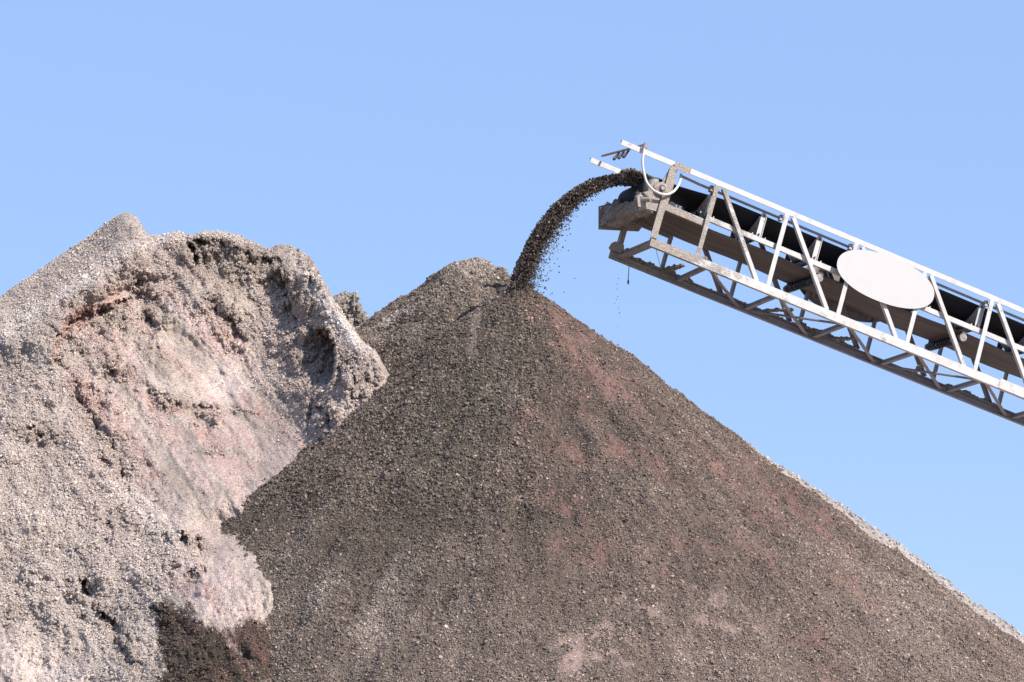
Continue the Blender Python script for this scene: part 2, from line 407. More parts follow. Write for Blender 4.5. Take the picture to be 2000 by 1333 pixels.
CTRL = [(-420, 900, 37.6), (-420, 1300, 33.6), (-420, 1950, 28.5), (-200, 740, 38.4), (-200, 1000, 35.4), (-200, 1333, 32.2), (-200, 1950, 28.0),
        (0, 585, 41.0), (0, 655, 37.9), (60, 546, 41.0), (60, 615, 38.15), (120, 505, 40.9), (120, 572, 38.3), (240, 420, 40.1), (180, 462, 40.7), (180, 530, 38.5), (230, 490, 38.75), (265, 440, 39.45), (300, 470, 39.1),
        (0, 700, 37.5), (60, 700, 37.25), (95, 690, 37.1), (140, 690, 37.3), (0, 850, 36.0), (100, 850, 36.05), (0, 1000, 34.6), (0, 1150, 33.3), (0, 1333, 31.8),
        (150, 750, 36.9), (190, 850, 36.05), (250, 650, 37.9), (170, 620, 38.0), (250, 560, 38.45), (330, 510, 38.85), (360, 600, 38.3), (400, 700, 37.7), (400, 800, 36.95), (300, 800, 36.75),
        (500, 700, 38.0), (550, 800, 36.7), (500, 900, 35.5), (400, 900, 35.4), (300, 900, 35.75), (220, 860, 36.1), (450, 1000, 34.2), (350, 1000, 34.3), 
        (370, 465, 39.1), (450, 460, 39.2), (530, 489, 39.25), (600, 505, 39.1), (430, 522, 38.95), (500, 545, 38.9), (430, 590, 38.4), (560, 585, 38.6), (450, 650, 38.15), (550, 680, 37.75),
        (600, 525, 38.55), (650, 620, 37.5), (690, 715, 35.9), (715, 690, 36.2), (690, 645, 36.9), (560, 520, 38.9), (590, 700, 37.3),
        (100, 950, 35.1), (200, 950, 35.0), (250, 1000, 34.5), (100, 1100, 33.7), (200, 1100, 33.6), (300, 1060, 33.8), (360, 1060, 33.4), (200, 1250, 32.3), (100, 1333, 31.8),
        (200, 1333, 31.3), (300, 1200, 32.2), (300, 1333, 30.8), (400, 1150, 32.2), (400, 1950, 27.2), (0, 1950, 27.6), (200, 1950, 27.3), (700, 1950, 27.5), (1050, 1950, 28.5), (800, 1000, 36.2), (1000, 1200, 35.5), (900, 1500, 32.5), (850, 1150, 35.2), (780, 1333, 32.9)]
CTRL = [(a, b, c - (1.4 if b < 1900 else 0.6)) for a, b, c in CTRL]
CTRL += [(748, 722, 34.6), (700, 775, 33.95), (650, 828, 33.8)]
for (u_, v_) in ((600, 880), (550, 930), (500, 985), (460, 1020), (440, 1036), (470, 1078), (500, 1108), (515, 1140), (520, 1178), (534, 1220), (536, 1270), (529, 1335), (510, 1420)):
    cy = cone_Y(u_, v_)
    if cy: CTRL.append((u_, v_, cy + 0.0)); CTRL.append((u_ - 40, v_ + 5, cy - 0.08)) if v_ > 1030 else None
CT = np.array(CTRL)

def rbf_fit(c):
    p = c[:, :2] / 300.0; d = np.linalg.norm(p[:, None] - p[None], axis=2)
    K = np.sqrt(d * d + 0.006) * -1.0
    n = len(c); A = np.zeros((n + 3, n + 3)); A[:n, :n] = K + np.eye(n) * 0.008
    A[:n, n] = 1; A[:n, n + 1:] = p; A[n, :n] = 1; A[n + 1:, :n] = p.T
    return np.linalg.solve(A, np.concatenate([c[:, 2], np.zeros(3)]))
RB = rbf_fit(CT)
def base_Y(u, v):
    p = np.stack([u, v], -1) / 300.0; c = CT[:, :2] / 300.0; n = len(c)
    out = RB[n] + p @ RB[n + 1:]
    for k in range(n):
        out = out - RB[k] * np.sqrt(((p - c[k]) ** 2).sum(-1) + 0.006)
    return out

# ragged broken faces: (polyline, depth of the recess below it, reach, raggedness)
SCARPS = [([(362, 474), (385, 464), (410, 466), (440, 470), (472, 486), (500, 500), (520, 512)], 0.13, 40, 9),
          ([(386, 530), (372, 500), (363, 470)], 0.38, 22, 4),
          ([(505, 494), (530, 505), (540, 540), (558, 565)], 0.22, 30, 6),
          ([(545, 520), (562, 548), (566, 585), (580, 612)], 0.32, 24, 6),
          ([(556, 600), (590, 625), (612, 640)], 0.16, 24, 6),
          ([(592, 505), (610, 545), (628, 565)], 0.12, 14, 5),
          ([(660, 700), (672, 730), (668, 765)], 0.18, 12, 4),
          
          ([(610, 790), (640, 800), (648, 830)], 0.18, 20, 5),
          ([(100, 716), (109, 690), (106, 652), (94, 634)], 0.16, 16, 4),
          ([(105, 660), (150, 622), (200, 600), (260, 578)], 0.16, 40, 8),
          ([(313, 1062), (318, 1040), (332, 1036)], 0.16, 14, 3), ([(348, 1066), (356, 1038), (372, 1040)], 0.2, 18, 3), ([(374, 1090), (380, 1052), (396, 1050)], 0.18, 16, 3),
          ([(384, 1100), (392, 1106), (402, 1114)], 0.08, 8, 2), ([(336, 1085), (352, 1108)], 0.10, 12, 3), ([(372, 1112), (384, 1128)], 0.10, 10, 3),
          ([(152, 1170), (156, 1138), (170, 1128)], 0.40, 20, 4), ([(182, 1182), (166, 1165), (158, 1150)], 0.25, 18, 4), ([(262, 955), (208, 925), (190, 880), (152, 792), (120, 728)], 0.10, 34, 9), ([(180, 1178), (215, 1205), (248, 1228)], 0.15, 16, 6), ([(225, 1238), (250, 1268), (262, 1300)], 0.14, 16, 6),
          ([(240, 985), (252, 998), (262, 1018)], 0.12, 12, 4), ([(215, 1010), (220, 1040), (222, 1070)], 0.09, 10, 3), ([(286, 1192), (300, 1182), (318, 1190), (345, 1212)], 0.10, 14, 3),
          ([(210, 690), (222, 712), (235, 748)], 0.10, 18, 6), ([(285, 600), (300, 625), (318, 642)], 0.16, 18, 6), ([(270, 540), (285, 568), (305, 590)], 0.10, 14, 5),
          ([(425, 560), (440, 600), (470, 650), (490, 662)], 0.12, 24, 7), ([(285, 765), (330, 772), (360, 795)], 0.10, 22, 6), ([(370, 790), (410, 796), (440, 820)], 0.08, 20, 6)]

# dug or fallen pockets (centre, half axes, tilt, depth) and stretches of broken coarse face
HOLLOWS = [(622, 702, 36, 66, 4, 1.35), (373, 494, 11, 30, -22, 0.34), (385, 474, 20, 8, 5, 0.22), (548, 548, 10, 26, -16, 0.30), (566, 580, 10, 18, -20, 0.24), (538, 512, 14, 12, 30, 0.2),
           (500, 492, 30, 10, 25, 0.16), (470, 470, 12, 9, 30, 0.14), (322, 1053, 8, 16, 12, 0.2), (357, 1056, 10, 24, -14, 0.26), (386, 1066, 10, 22, -8, 0.22), (162, 1150, 11, 26, -22, 0.36), (190, 1192, 28, 9, 46, 0.22), (236, 1236, 26, 8, 40, 0.14),
           (396, 1110, 10, 5, 40, 0.14), (380, 1124, 7, 12, 0, 0.12), (690, 742, 6, 20, -5, 0.22), (606, 800, 7, 26, 12, 0.26), (640, 822, 6, 26, 0, 0.20), (598, 835, 5, 16, 0, 0.12),
           (55, 838, 18, 4, -22, 0.10), (78, 852, 10, 7, 20, 0.11), (8, 776, 12, 4, -10, 0.09), (6, 852, 5, 7, 0, 0.09), (252, 1002, 8, 12, -30, 0.14), (607, 555, 7, 16, -25, 0.10), (628, 600, 6, 14, -25, 0.10), (262, 430, 16, 14, 40, 0.10)]
BROKEN = [(640, 560, 80, 14, 55), (590, 500, 40, 12, 35), (720, 715, 40, 14, 55), (300, 592, 62, 15, 59), (452, 615, 60, 15, 56), (240, 722, 52, 20, 52), (310, 690, 40, 10, 45), (450, 500, 105, 30, 12), (556, 556, 62, 18, 62), (606, 606, 60, 20, 45), (590, 690, 80, 36, 80), (690, 745, 60, 28, 60),
          (630, 810, 60, 28, 75), (335, 780, 58, 12, 25), (430, 800, 70, 11, 5), (225, 1222, 85, 15, 50), (250, 1280, 55, 20, 62), (240, 1012, 28, 14, 60), (372, 1062, 42, 20, 25), (90, 850, 55, 16, 10), (190, 560, 110, 14, -28), (420, 880, 60, 10, 10), (275, 905, 50, 10, 40)]

def left_detail(u, v):
    """height of the face towards the viewer in metres (+ = nearer) on top of the smooth form; also a roughness mask"""
    jit = fbm(u / 16, v / 16, 200, 3); jit2 = fbm(u / 9, v / 9, 210, 3)
    out = np.zeros(u.shape); rough = np.zeros(u.shape)
    for k, (pts, dep, reach, rag) in enumerate(SCARPS):
        dep *= 1.15
        q = np.array(pts, float); m = (u > q[:, 0].min() - 3 * reach) & (u < q[:, 0].max() + 3 * reach) & (v > q[:, 1].min() - 2 * reach) & (v < q[:, 1].max() + 3 * reach)
        if not m.any(): continue
        uu = u[m]; vv = v[m]
        d, sd, par = polydist(uu + jit[m] * rag, vv + jit2[m] * rag, pts)
        end = np.clip(np.minimum(par, 1 - par) * 7, 0, 1)
        x = d * sd
        prof = sst(-2.5, 3.0, x) * np.exp(-np.maximum(x, 0) / reach) * end * np.exp(-np.maximum(d - reach * 2, 0) / reach)
        lip = np.exp(-(x + 7) ** 2 / 90) * 0.18 * end
        out[m] += -dep * prof + dep * lip
        rough[m] = np.maximum(rough[m], np.clip(prof * 1.6, 0, 1))
    for (cx, cy, rx, ry, dg, dep) in HOLLOWS:
        m = (np.abs(u - cx) < 3 * max(rx, ry)) & (np.abs(v - cy) < 3 * max(rx, ry))
        a = radians(dg); du = u[m] - cx + jit[m] * min(6, rx * .5); dv = v[m] - cy + jit2[m] * min(6, ry * .5)
        p = (du * cos(a) + dv * sin(a)) / rx; q = (-du * sin(a) + dv * cos(a)) / ry
        edge = np.sqrt(np.clip(1 - np.abs(q) ** 2.6, 0, 1))                      # steep wall on the right, floor running out to the left
        out[m] -= dep * np.clip((p + edge) / 2, 0, 1) * sst(edge, edge - 0.10, p) * sst(1.0, 0.86, -q) * sst(1.0, 0.6, q)
    for (cx, cy, rx, ry, dg) in BROKEN: rough = np.maximum(rough, blob(u, v, cx, cy, rx, ry, dg, 0.7) * sst(-0.5, 0.35, jit) * (0.9 if cy < 560 or cx > 540 else 0.5))
    rough = rough * (1 - 0.9 * blob(u, v, 620, 705, 38, 62, 4, 0.3))
    tz = fbm(u / 34, v / 46, 290, 4, 0.55) * 3.2; fl = np.floor(tz); out += (np.clip(rough, 0, 1) ** 0.7) * 0.07 * (fl + sst(0.35, 0.65, tz - fl))      # blocky broken steps
    d, sd, par = polydist(u + jit * 6, v + jit2 * 6, [(100, 690), (107, 655), (150, 610), (210, 572), (290, 540), (370, 545)])
    x = d * sd                                      # head wall of the hollow under the left rim
    out -= 0.24 * sst(-9, 12, x) * np.exp(-np.maximum(x, 0) / 70) * np.clip(np.minimum(par, 1 - par) * 5, 0, 1)
    out -= 0.20 * blob(u, v, 430, 650, 190, 120, 28, 0.85)                     # the hollow itself
    d, sd, par = polydist(u + jit * 3, v + jit2 * 3, [(562, 492), (606, 540), (652, 620), (700, 690), (735, 730)])
    out += 0.07 * np.exp(-(d / 26) ** 2) * np.clip(np.minimum(par * 5, 1), 0, 1)   # rib along its right side
    # gullies and flow bands down the fall line (down to the right)
    a = radians(52); p = u * cos(a) + v * sin(a); q = -u * sin(a) + v * cos(a)
    bowl = blob(u, v, 380, 780, 330, 330, 0, 0.5)
    out += bowl * (fbm(q / 55, p / 240, 220, 4) * 0.075 + fbm(q / 17, p / 60, 230, 3) * 0.028)
    out += (1 - bowl) * fbm(u / 70, v / 70, 240, 4, 0.55) * 0.12
    out += fbm(u / 130, v / 130, 250, 4) * 0.12
    grit = fbm(u / 7.5, v / 7.5, 260, 3, 0.6)
    coarse = left_coarse(u, v)
    rough = np.clip(rough, 0, 1)
    out += grit * (0.012 - 0.006 * bowl + 0.026 * coarse + 0.035 * rough) + fbm(u / 22, v / 22, 270, 3) * (0.028 + 0.022 * coarse + 0.06 * rough)
    return out, rough

def left_coarse(u, v):
    n = fbm(u / 60, v / 60, 280, 3) * 0.5
    ul = np.interp(v, [560, 640, 720, 790, 880, 925, 955, 1030, 1080, 1130], [330, 200, 118, 150, 188, 206, 258, 330, 380, 330])
    c = sst(14, -14, u - ul + n * 30) * 0.85 * sst(600, 700, v) * sst(1330, 1150, v)
    c = np.maximum(c, blob(u, v, 60, 570, 200, 90, -35, 0.5) * 0.9)             # back slope
    c = np.maximum(c, blob(u, v, 40, 800, 130, 160, 0, 0.5) * 0.75)
    c = np.maximum(c, blob(u, v, 130, 1080, 190, 190, 0, 0.5) * 1.0)
    c = np.maximum(c, blob(u, v, 430, 500, 150, 55, 10, 0.5) * 0.8)
    c = np.maximum(c, blob(u, v, 600, 700, 110, 170, -30, 0.5) * 0.75)
    c = np.maximum(c, blob(u, v, 300, 1010, 80, 30, 35, 0.6) * 0.6)
    c = np.maximum(c, blob(u, v, 240, 1290, 190, 70, 10, 0.5) * 0.55)
    c = np.maximum(c, blob(u, v, 300, 540, 120, 60, 30, 0.5) * 0.6)
    return np.clip(c * (0.85 + n) , 0, 1)

def left_Y(u, v, sil):
    d, rough = left_detail(u, v)
    t = np.clip((v - sil) / 22.0, 0, 1)
    return base_Y(u, v) - d + 0.28 * (1 - t) ** 2, rough

def left_tone(u, v):
    n1 = fbm(u / 75, v / 75, 300, 4); n2 = fbm(u / 20, v / 20, 310, 3)
    a = radians(50); p = u * cos(a) + v * sin(a); q = -u * sin(a) + v * cos(a)
    st = fbm(q / 34, p / 210, 320, 4)
    c = np.broadcast_to(np.array([0.43, 0.375, 0.335]), u.shape + (3,)).copy()
    def lay(mask, colr):
        nonlocal c
        c = c + (np.array(colr) - c) * np.clip(mask, 0, 1)[..., None]
    bowl = blob(u, v, 380, 790, 300, 260, 30, 0.5)
    lay(bowl * sst(-0.35, 0.5, st + 0.1) * 0.8, (0.50, 0.385, 0.355))             # pink fines
    lay(bowl * sst(0.15, 0.6, -st) * 0.6, (0.33, 0.275, 0.235))
    lay(blob(u, v, 440, 750, 60, 34, 60, 0.7) * 0.7, (0.58, 0.51, 0.48))
    lay(blob(u, v, 340, 750, 60, 16, 0, 0.7) * 0.4, (0.53, 0.47, 0.43))
    lay(left_coarse(u, v) * 0.55, (0.47, 0.425, 0.40))
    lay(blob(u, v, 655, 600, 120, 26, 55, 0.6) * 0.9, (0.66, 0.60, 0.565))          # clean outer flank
    lay(blob(u, v, 80, 690, 40, 50, 0, 0.5) * 0.6, (0.48, 0.44, 0.385))
    lay(blob(u, v, 300, 1010, 90, 24, 38, 0.6) * 0.7, (0.60, 0.54, 0.50))
    lay(blob(u, v, 70, 1300, 90, 50, 25, 0.6) * 0.6, (0.60, 0.52, 0.485))
    lay(blob(u, v, 440, 1170, 120, 60, 50, 0.6) * 0.6, (0.56, 0.45, 0.42))
    lay(blob(u, v, 420, 520, 90, 45, 10, 0.6) * 0.45, (0.34, 0.29, 0.245))         # broken top, toned darker
    lay(blob(u, v, 600, 690, 60, 110, -15, 0.7) * 0.35, (0.36, 0.305, 0.265))
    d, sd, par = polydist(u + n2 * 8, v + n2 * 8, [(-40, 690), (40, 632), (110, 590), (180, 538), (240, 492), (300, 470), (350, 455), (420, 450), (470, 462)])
    lay(np.exp(-(d / 13) ** 2) * 0.75, (0.62, 0.565, 0.53))                      # pale band painting the sunlit highlight along the crest
    for (cx, cy, rx, ry, dg) in BROKEN: lay(blob(u, v, cx, cy, rx, ry, dg, 0.8) * sst(-0.5, 0.4, n2) * 0.6, (0.27, 0.23, 0.195))   # darker tone painting shade onto the coarser broken faces
    red = np.zeros(u.shape)
    for (cx, cy, rx, ry, dg, k) in ((155, 620, 62, 17, -33, 1), (205, 588, 40, 14, -25, .8), (118, 660, 12, 30, 15, .8), (103, 690, 7, 22, 22, .9), (165, 770, 14, 44, -35, .7), (185, 800, 16, 30, -35, .8), (345, 572, 26, 9, 0, .5),
                                    (260, 870, 50, 10, 40, .5), (330, 795, 50, 12, 15, .6), (510, 800, 60, 18, 30, .6), (420, 855, 90, 12, 10, .5), (560, 845, 50, 22, 30, .45), (300, 930, 40, 8, -15, .5), (460, 905, 60, 12, 10, .4),
                                    (410, 1160, 50, 10, 55, .6), (355, 1145, 22, 22, 40, .5), (335, 1195, 22, 12, 45, .5), (690, 700, 20, 6, 55, .4)):
        red = np.maximum(red, blob(u, v, cx, cy, rx, ry, dg, 0.6) * k)
    lay(red * sst(-0.7, 0.2, n2 + st * 0.4) * 0.85, (0.40, 0.245, 0.215))
    # damp dark slide at the foot
    dk = np.zeros(u.shape)
    for (cx, cy, rx, ry, dg, k) in ((345, 1260, 34, 90, -14, 1), (320, 1195, 24, 20, 10, 1), (395, 1270, 34, 90, -30, 1), (430, 1280, 50, 70, -25, .9), (495, 1280, 45, 75, -8, .95), (420, 1345, 120, 50, 0, 1), (375, 1195, 8, 28, -30, .8), (500, 1420, 200, 60, 0, 1)):
        dk = np.maximum(dk, blob(u, v, cx, cy, rx, ry, dg, 0.35) * k)
    dk = sst(0.2, 0.8, dk + n2 * 0.30 + st * 0.34)
    red2 = sst(-0.15, 0.45, fbm(q / 22, p / 120, 330, 3) + 0.1) * (0.15 + 0.85 * sst(330, 440, u))
    dcol = np.array([0.075, 0.062, 0.052]) + red2[..., None] * np.array([0.050, 0.022, 0.019])
    c = c + (dcol - c) * dk[..., None]
    c = c * (1 + 0.10 * n1 + 0.12 * n2)[..., None]
    return np.clip(c * np.array([1.10, 1.045, 1.0]) , 0.03, 0.8), dk

def build_left():
    us = np.concatenate([np.arange(-420, -30, 6.0), np.arange(-30, 780, 1.7), np.arange(780, 1050, 8.0)])
    sil = np.interp(us, SIL[:, 0], SIL[:, 1]) + fbm(us / 26, us * 0 + 3.3, 400, 3) * 3.2 * sst(270, 320, us) + fbm(us / 7, us * 0 + 8.3, 410, 2) * 1.4
    f = np.concatenate([np.linspace(0, 1, 500), np.linspace(1, 1.75, 60)[1:]])
    U, F_ = np.meshgrid(us, f); S = np.broadcast_to(sil, U.shape)
    Vv = S + F_ * (1345 - S)
    Y, rough = left_Y(U, Vv, S)
    P = at(U, Vv, Y); P = P[::-1]; U = U[::-1]; Vv = Vv[::-1]; rough = rough[::-1]             # foot first, crest last
    low = P[..., 2] < -0.2
    P[..., 2] = np.maximum(P[..., 2], -0.25)
    crest = P[-1]
    d = np.concatenate([np.linspace(0.04, 0.5, 10), np.linspace(0.6, 12, 40)])
    bx = crest[None, :, 0] + np.zeros((len(d), 1)); by = crest[None, :, 1] + d[:, None]
    bz = np.maximum(crest[None, :, 2] - 0.72 * (np.sqrt(d[:, None] ** 2 + 0.09) - 0.3) + fbm(bx, by, 420, 3) * 0.12 * np.clip(d[:, None], 0, 1), -0.3)
    B = np.stack([bx, by, bz], -1)
    allP = np.concatenate([P, B], 0); nr, nc = allP.shape[:2]
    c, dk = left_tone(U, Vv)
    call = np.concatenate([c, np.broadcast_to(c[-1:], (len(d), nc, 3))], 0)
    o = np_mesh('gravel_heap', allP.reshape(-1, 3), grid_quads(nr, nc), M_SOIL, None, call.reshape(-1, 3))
    tag(o, 'pale pinkish gravel heap with a hollowed face and broken crest, left of the dark cone', 'gravel heap', 'gravel heaps in the quarry')
    # loose stones, more where the face is coarse
    e1 = np.gradient(P, axis=1); e0 = np.gradient(P, axis=0); nrm = np.cross(e1, e0); area = np.linalg.norm(nrm, axis=-1)
    nrm = nrm / np.maximum(area, 1e-9)[..., None]; nrm *= np.where(nrm[..., 1:2] > 0, -1, 1)
    vis = (Vv < 1370) & (U > -40) & (U < 790) & ~low
    co = left_coarse(U, Vv)
    dens = area * vis * (0.02 + 0.9 * co ** 1.7 + 0.7 * rough + 0.5 * dk)
    pr = (dens / dens.sum()).ravel(); n = 170000
    idx = RNG.choice(pr.size, n, p=pr)
    Q = P.reshape(-1, 3)[idx] + e1.reshape(-1, 3)[idx] * RNG.uniform(-.5, .5, (n, 1)) + e0.reshape(-1, 3)[idx] * RNG.uniform(-.5, .5, (n, 1))
    N = nrm.reshape(-1, 3)[idx]; nc_ = P.shape[1]; mix_ = (RNG.normal(0, 3.5, n)).astype(int) + nc_ * (RNG.normal(0, 4.0, n)).astype(int)
    cc = c.reshape(-1, 3)[np.clip(idx + mix_, 0, pr.size - 1)]     # stones roll and mix across the edges of each batch
    k = np.maximum(co.ravel()[idx], rough.ravel()[idx] * 0.8)
    size = 0.006 + 0.007 * RNG.random(n) + k * 0.011 * RNG.random(n) ** 1.5 + 0.022 * RNG.random(n) ** 20
    g = np.exp(RNG.normal(0.0, 0.13, n)); spk = RNG.random(n)
    g = np.where(spk < 0.02, 1.25, g) * np.where((dk.ravel()[idx] > 0.5) & (spk > 0.95), 2.6, 1)
    Q = Q + N * (size * RNG.uniform(0.0, 0.55, n))[:, None]
    tag(stone_cloud('loose_gravel', Q, size, np.clip(cc * g[:, None], 0.03, 0.72), M_STONE, o), kind='stuff')
    return o
left_heap = build_left()

# ================================================================== SMALL RUGGED BANK BEHIND THE GAP
def build_bank():
    sil = np.array([(600, 640), (640, 590), (655, 577), (663, 574), (672, 570), (680, 573), (690, 572), (696, 573), (700, 588), (708, 604), (716, 618), (728, 634), (760, 690), (800, 760)], float)
    us = np.arange(600, 800, 1.6); s = np.interp(us, sil[:, 0], sil[:, 1]) + fbm(us / 9, us * 0, 500, 3) * 2.5
    f = np.linspace(0, 1, 150) ** 1.2; U, F_ = np.meshgrid(us, f); S = np.broadcast_to(s, U.shape); Vv = S + F_ * 330
    Y = 40.2 - (Vv - 570) * 0.006 + (U - 690) * 0.004 - fbm(U / 30, Vv / 60, 510, 4) * 0.22 - fbm(U / 8, Vv / 8, 520, 3) * 0.05 + 0.2 * (1 - np.clip((Vv - S) / 15, 0, 1)) ** 2
    P = at(U, Vv, Y)[::-1]; crest = P[-1]; d = np.linspace(0.05, 8, 40)[:, None]
    B = np.stack([crest[None, :, 0] + 0 * d, crest[None, :, 1] + d, np.maximum(crest[None, :, 2] - 0.75 * d, -0.3)], -1)
    foot = P[:1].copy(); foot[..., 2] = -0.3; foot[..., 1] -= P[:1, :, 2] * 1.2
    A = np.concatenate([foot, P, B], 0)
    tone = np.array([0.30, 0.255, 0.215]) * (1 + 0.2 * fbm(A[..., 0] * 3, A[..., 2] * 3, 530, 3))[..., None]
    o = np_mesh('gravel_bank', A.reshape(-1, 3), grid_quads(A.shape[0], A.shape[1]), M_SOIL, None, tone.reshape(-1, 3))
    tag(o, 'small rugged grey bank tip showing in the gap behind the pale heap', 'gravel bank')
    n = 5000; i = RNG.integers(0, P.shape[0], n); j = RNG.integers(0, P.shape[1], n); sz = 0.014 + 0.028 * RNG.random(n) ** 2
    tc = np.array([0.33, 0.285, 0.245]) * np.exp(RNG.normal(0, 0.25, n))[:, None]
    tag(stone_cloud('loose_gravel', P[i, j] + RNG.normal(0, 0.008, (n, 3)), sz, np.clip(tc, 0, .7), M_STONE, o), kind='stuff')
build_bank()

# ================================================================== CONVEYOR
conv = bpy.data.objects.new('stacker_conveyor', None); SC.collection.objects.link(conv)
conv.matrix_world = Matrix(((AX[0], AC[0], AN[0], P0[0]), (AX[1], AC[1], AN[1], P0[1]), (AX[2], AC[2], AN[2], P0[2]), (0, 0, 0, 1)))
conv.empty_display_size = 0.2
tag(conv, 'inclined white steel truss belt conveyor dropping gravel off its mud caked head end', 'conveyor')

class MB:                                       # collects polygons in conveyor coordinates (s, w, h)
    def __init__(self): self.v = []; self.f = []
    def poly(self, prof, p, q, up=(0, 0, 1), roll=0.0):
        """closed profile [(x, y)] swept from p to q; y follows up"""
        p = Vector(p); q = Vector(q); d = (q - p).normalized(); up = Vector(up)
        x = d.cross(up).normalized(); y = x.cross(d).normalized()
        if roll: R = Matrix.Rotation(roll, 3, d); x = R @ x; y = R @ y
        n = len(prof); b = len(self.v)
        for c in (p, q):
            for (a, e) in prof: self.v.append(c + x * a + y * e)
        for i in range(n): self.f.append((b + i, b + (i + 1) % n, b + n + (i + 1) % n, b + n + i))
        self.f.append(tuple(b + i for i in reversed(range(n)))); self.f.append(tuple(b + n + i for i in range(n)))
        return self
    def box(self, p, q, w, h, up=(0, 0, 1)):
        return self.poly([(-w / 2, -h / 2), (w / 2, -h / 2), (w / 2, h / 2), (-w / 2, h / 2)], p, q, up)
    def angle(self, p, q, a, t=0.008, up=(0, 0, 1), roll=0.0):
        return self.poly([(-a / 2, -a / 2), (a / 2, -a / 2), (a / 2, -a / 2 + t), (-a / 2 + t, -a / 2 + t), (-a / 2 + t, a / 2), (-a / 2, a / 2)], p, q, up, roll)
    def channel(self, p, q, w, h, t=0.01, up=(0, 0, 1), flip=1):
        pr = [(-w / 2, -h / 2), (w / 2, -h / 2), (w / 2, -h / 2 + t), (-w / 2 + t, -h / 2 + t), (-w / 2 + t, h / 2 - t), (w / 2, h / 2 - t), (w / 2, h / 2), (-w / 2, h / 2)]
        if flip < 0: pr = [(-a, b) for a, b in reversed(pr)]
        return self.poly(pr, p, q, up)
    def tube(self, pts, r, n=10, cap=True):
        pts = [Vector(p) for p in pts]; b = len(self.v); ref = Vector((0.13, 0.31, 0.94))
        for i, p in enumerate(pts):
            d = (pts[min(i + 1, len(pts) - 1)] - pts[max(i - 1, 0)]).normalized()
            x = d.cross(ref).normalized(); y = x.cross(d)
            rad = r[i] if isinstance(r, (list, tuple)) else r
            for k in range(n):
                a = 2 * pi * k / n; self.v.append(p + x * rad * cos(a) + y * rad * sin(a))
        for i in range(len(pts) - 1):
            for k in range(n):
                k2 = (k + 1) % n; o = b + i * n
                self.f.append((o + k, o + k2, o + n + k2, o + n + k))
        if cap:
            self.f.append(tuple(b + k for k in reversed(range(n)))); o = b + (len(pts) - 1) * n; self.f.append(tuple(o + k for k in range(n)))
        return self
    def plate(self, outline, w0, w1):           # outline in (s, h), thickness from w0 to w1
        b = len(self.v); n = len(outline)
        for w in (w0, w1):
            for s, h in outline: self.v.append(Vector((s, w, h)))
        for i in range(n): self.f.append((b + i, b + (i + 1) % n, b + n + (i + 1) % n, b + n + i))
        self.f.append(tuple(b + i for i in reversed(range(n)))); self.f.append(tuple(b + n + i for i in range(n)))
        return self
    def build(self, name, mat, parent, smooth=False, bevel=0.0, label=None):
        me = bpy.data.meshes.new(name); me.from_pydata([tuple(v) for v in self.v], [], self.f); me.update()
        import bmesh
        bm = bmesh.new(); bm.from_mesh(me); bmesh.ops.recalc_face_normals(bm, faces=bm.faces)
        if bevel: bmesh.ops.bevel(bm, geom=[e for e in bm.edges], offset=bevel, segments=1, affect='EDGES')
        bm.to_mesh(me); bm.free()
        if smooth: me.polygons.foreach_set('use_smooth', [True] * len(me.polygons)); me.set_sharp_from_angle(angle=radians(40))
        me.materials.append(mat)
        o = bpy.data.objects.new(name, me); SC.collection.objects.link(o); o.parent = parent
        if label: o['label'] = label
        return o

def lumpy(name, secs, mat, parent, seed, amp=0.03, freq=14, n_along=26, n_round=22, label=None):
    """a crusted body swept through sections [(centre (s, w, h), radius s, radius h)] lying across the conveyor"""
    k = len(secs); t = np.linspace(0, k - 1, n_along); C_ = np.array([s[0] for s in secs], float); R1 = np.array([s[1] for s in secs]); R2 = np.array([s[2] for s in secs])
    ix = np.arange(k); V = []
    for i, x in enumerate(t):
        c = [np.interp(x, ix, C_[:, j]) for j in range(3)]; r1 = np.interp(x, ix, R1); r2 = np.interp(x, ix, R2)
        a = np.linspace(0, 2 * pi, n_round, endpoint=False)
        sx = np.sign(np.cos(a)) * np.abs(np.cos(a)) ** 0.6; sy = np.sign(np.sin(a)) * np.abs(np.sin(a)) ** 0.6
        nz = fbm(np.cos(a) * 1.6 + x * 0.9 + seed, np.sin(a) * 1.6 + x * freq / 10.0, seed, 4, 0.6) * amp
        V.append(np.stack([c[0] + sx * (r1 + nz), np.full(n_round, c[1]), c[2] + sy * (r2 + nz)], -1))
    V = np.array(V); e0 = V[:1].mean(1, keepdims=True).repeat(n_round, 1); e1 = V[-1:].mean(1, keepdims=True).repeat(n_round, 1)
    V = np.concatenate([e0, V, e1], 0)
    o = np_mesh(name, V.reshape(-1, 3), grid_quads(V.shape[0], n_round, True), mat, parent)
    if label: o['label'] = label
    return o

SEND = 14.0
POSTS = [0.0, 0.62] + [1.61 + 1.005 * k for k in range(13)]
CH = 0.105                                      # bottom chord depth
# chords
def chord_top(w, s0, mat): 
    return MB().poly([(-0.006, -0.066), (0.006, -0.066), (0.006, 0), (-0.052, 0), (-0.052, -0.008), (-0.006, -0.008)], (s0, w, H), (SEND, w, H)).build('top_chord', mat, conv)
chord_top(0.0, loc(1215, 275, 0)[0], M_CHORD); chord_top(W, loc(1157, 301, W)[0], M_CHORD)
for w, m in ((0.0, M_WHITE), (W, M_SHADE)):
    MB().channel((-0.02 if w == 0 else -0.10, w, -CH / 2), (SEND, w, -CH / 2), 0.06, CH, 0.012, flip=1 if w else -1).build('bottom_chord', m, conv)
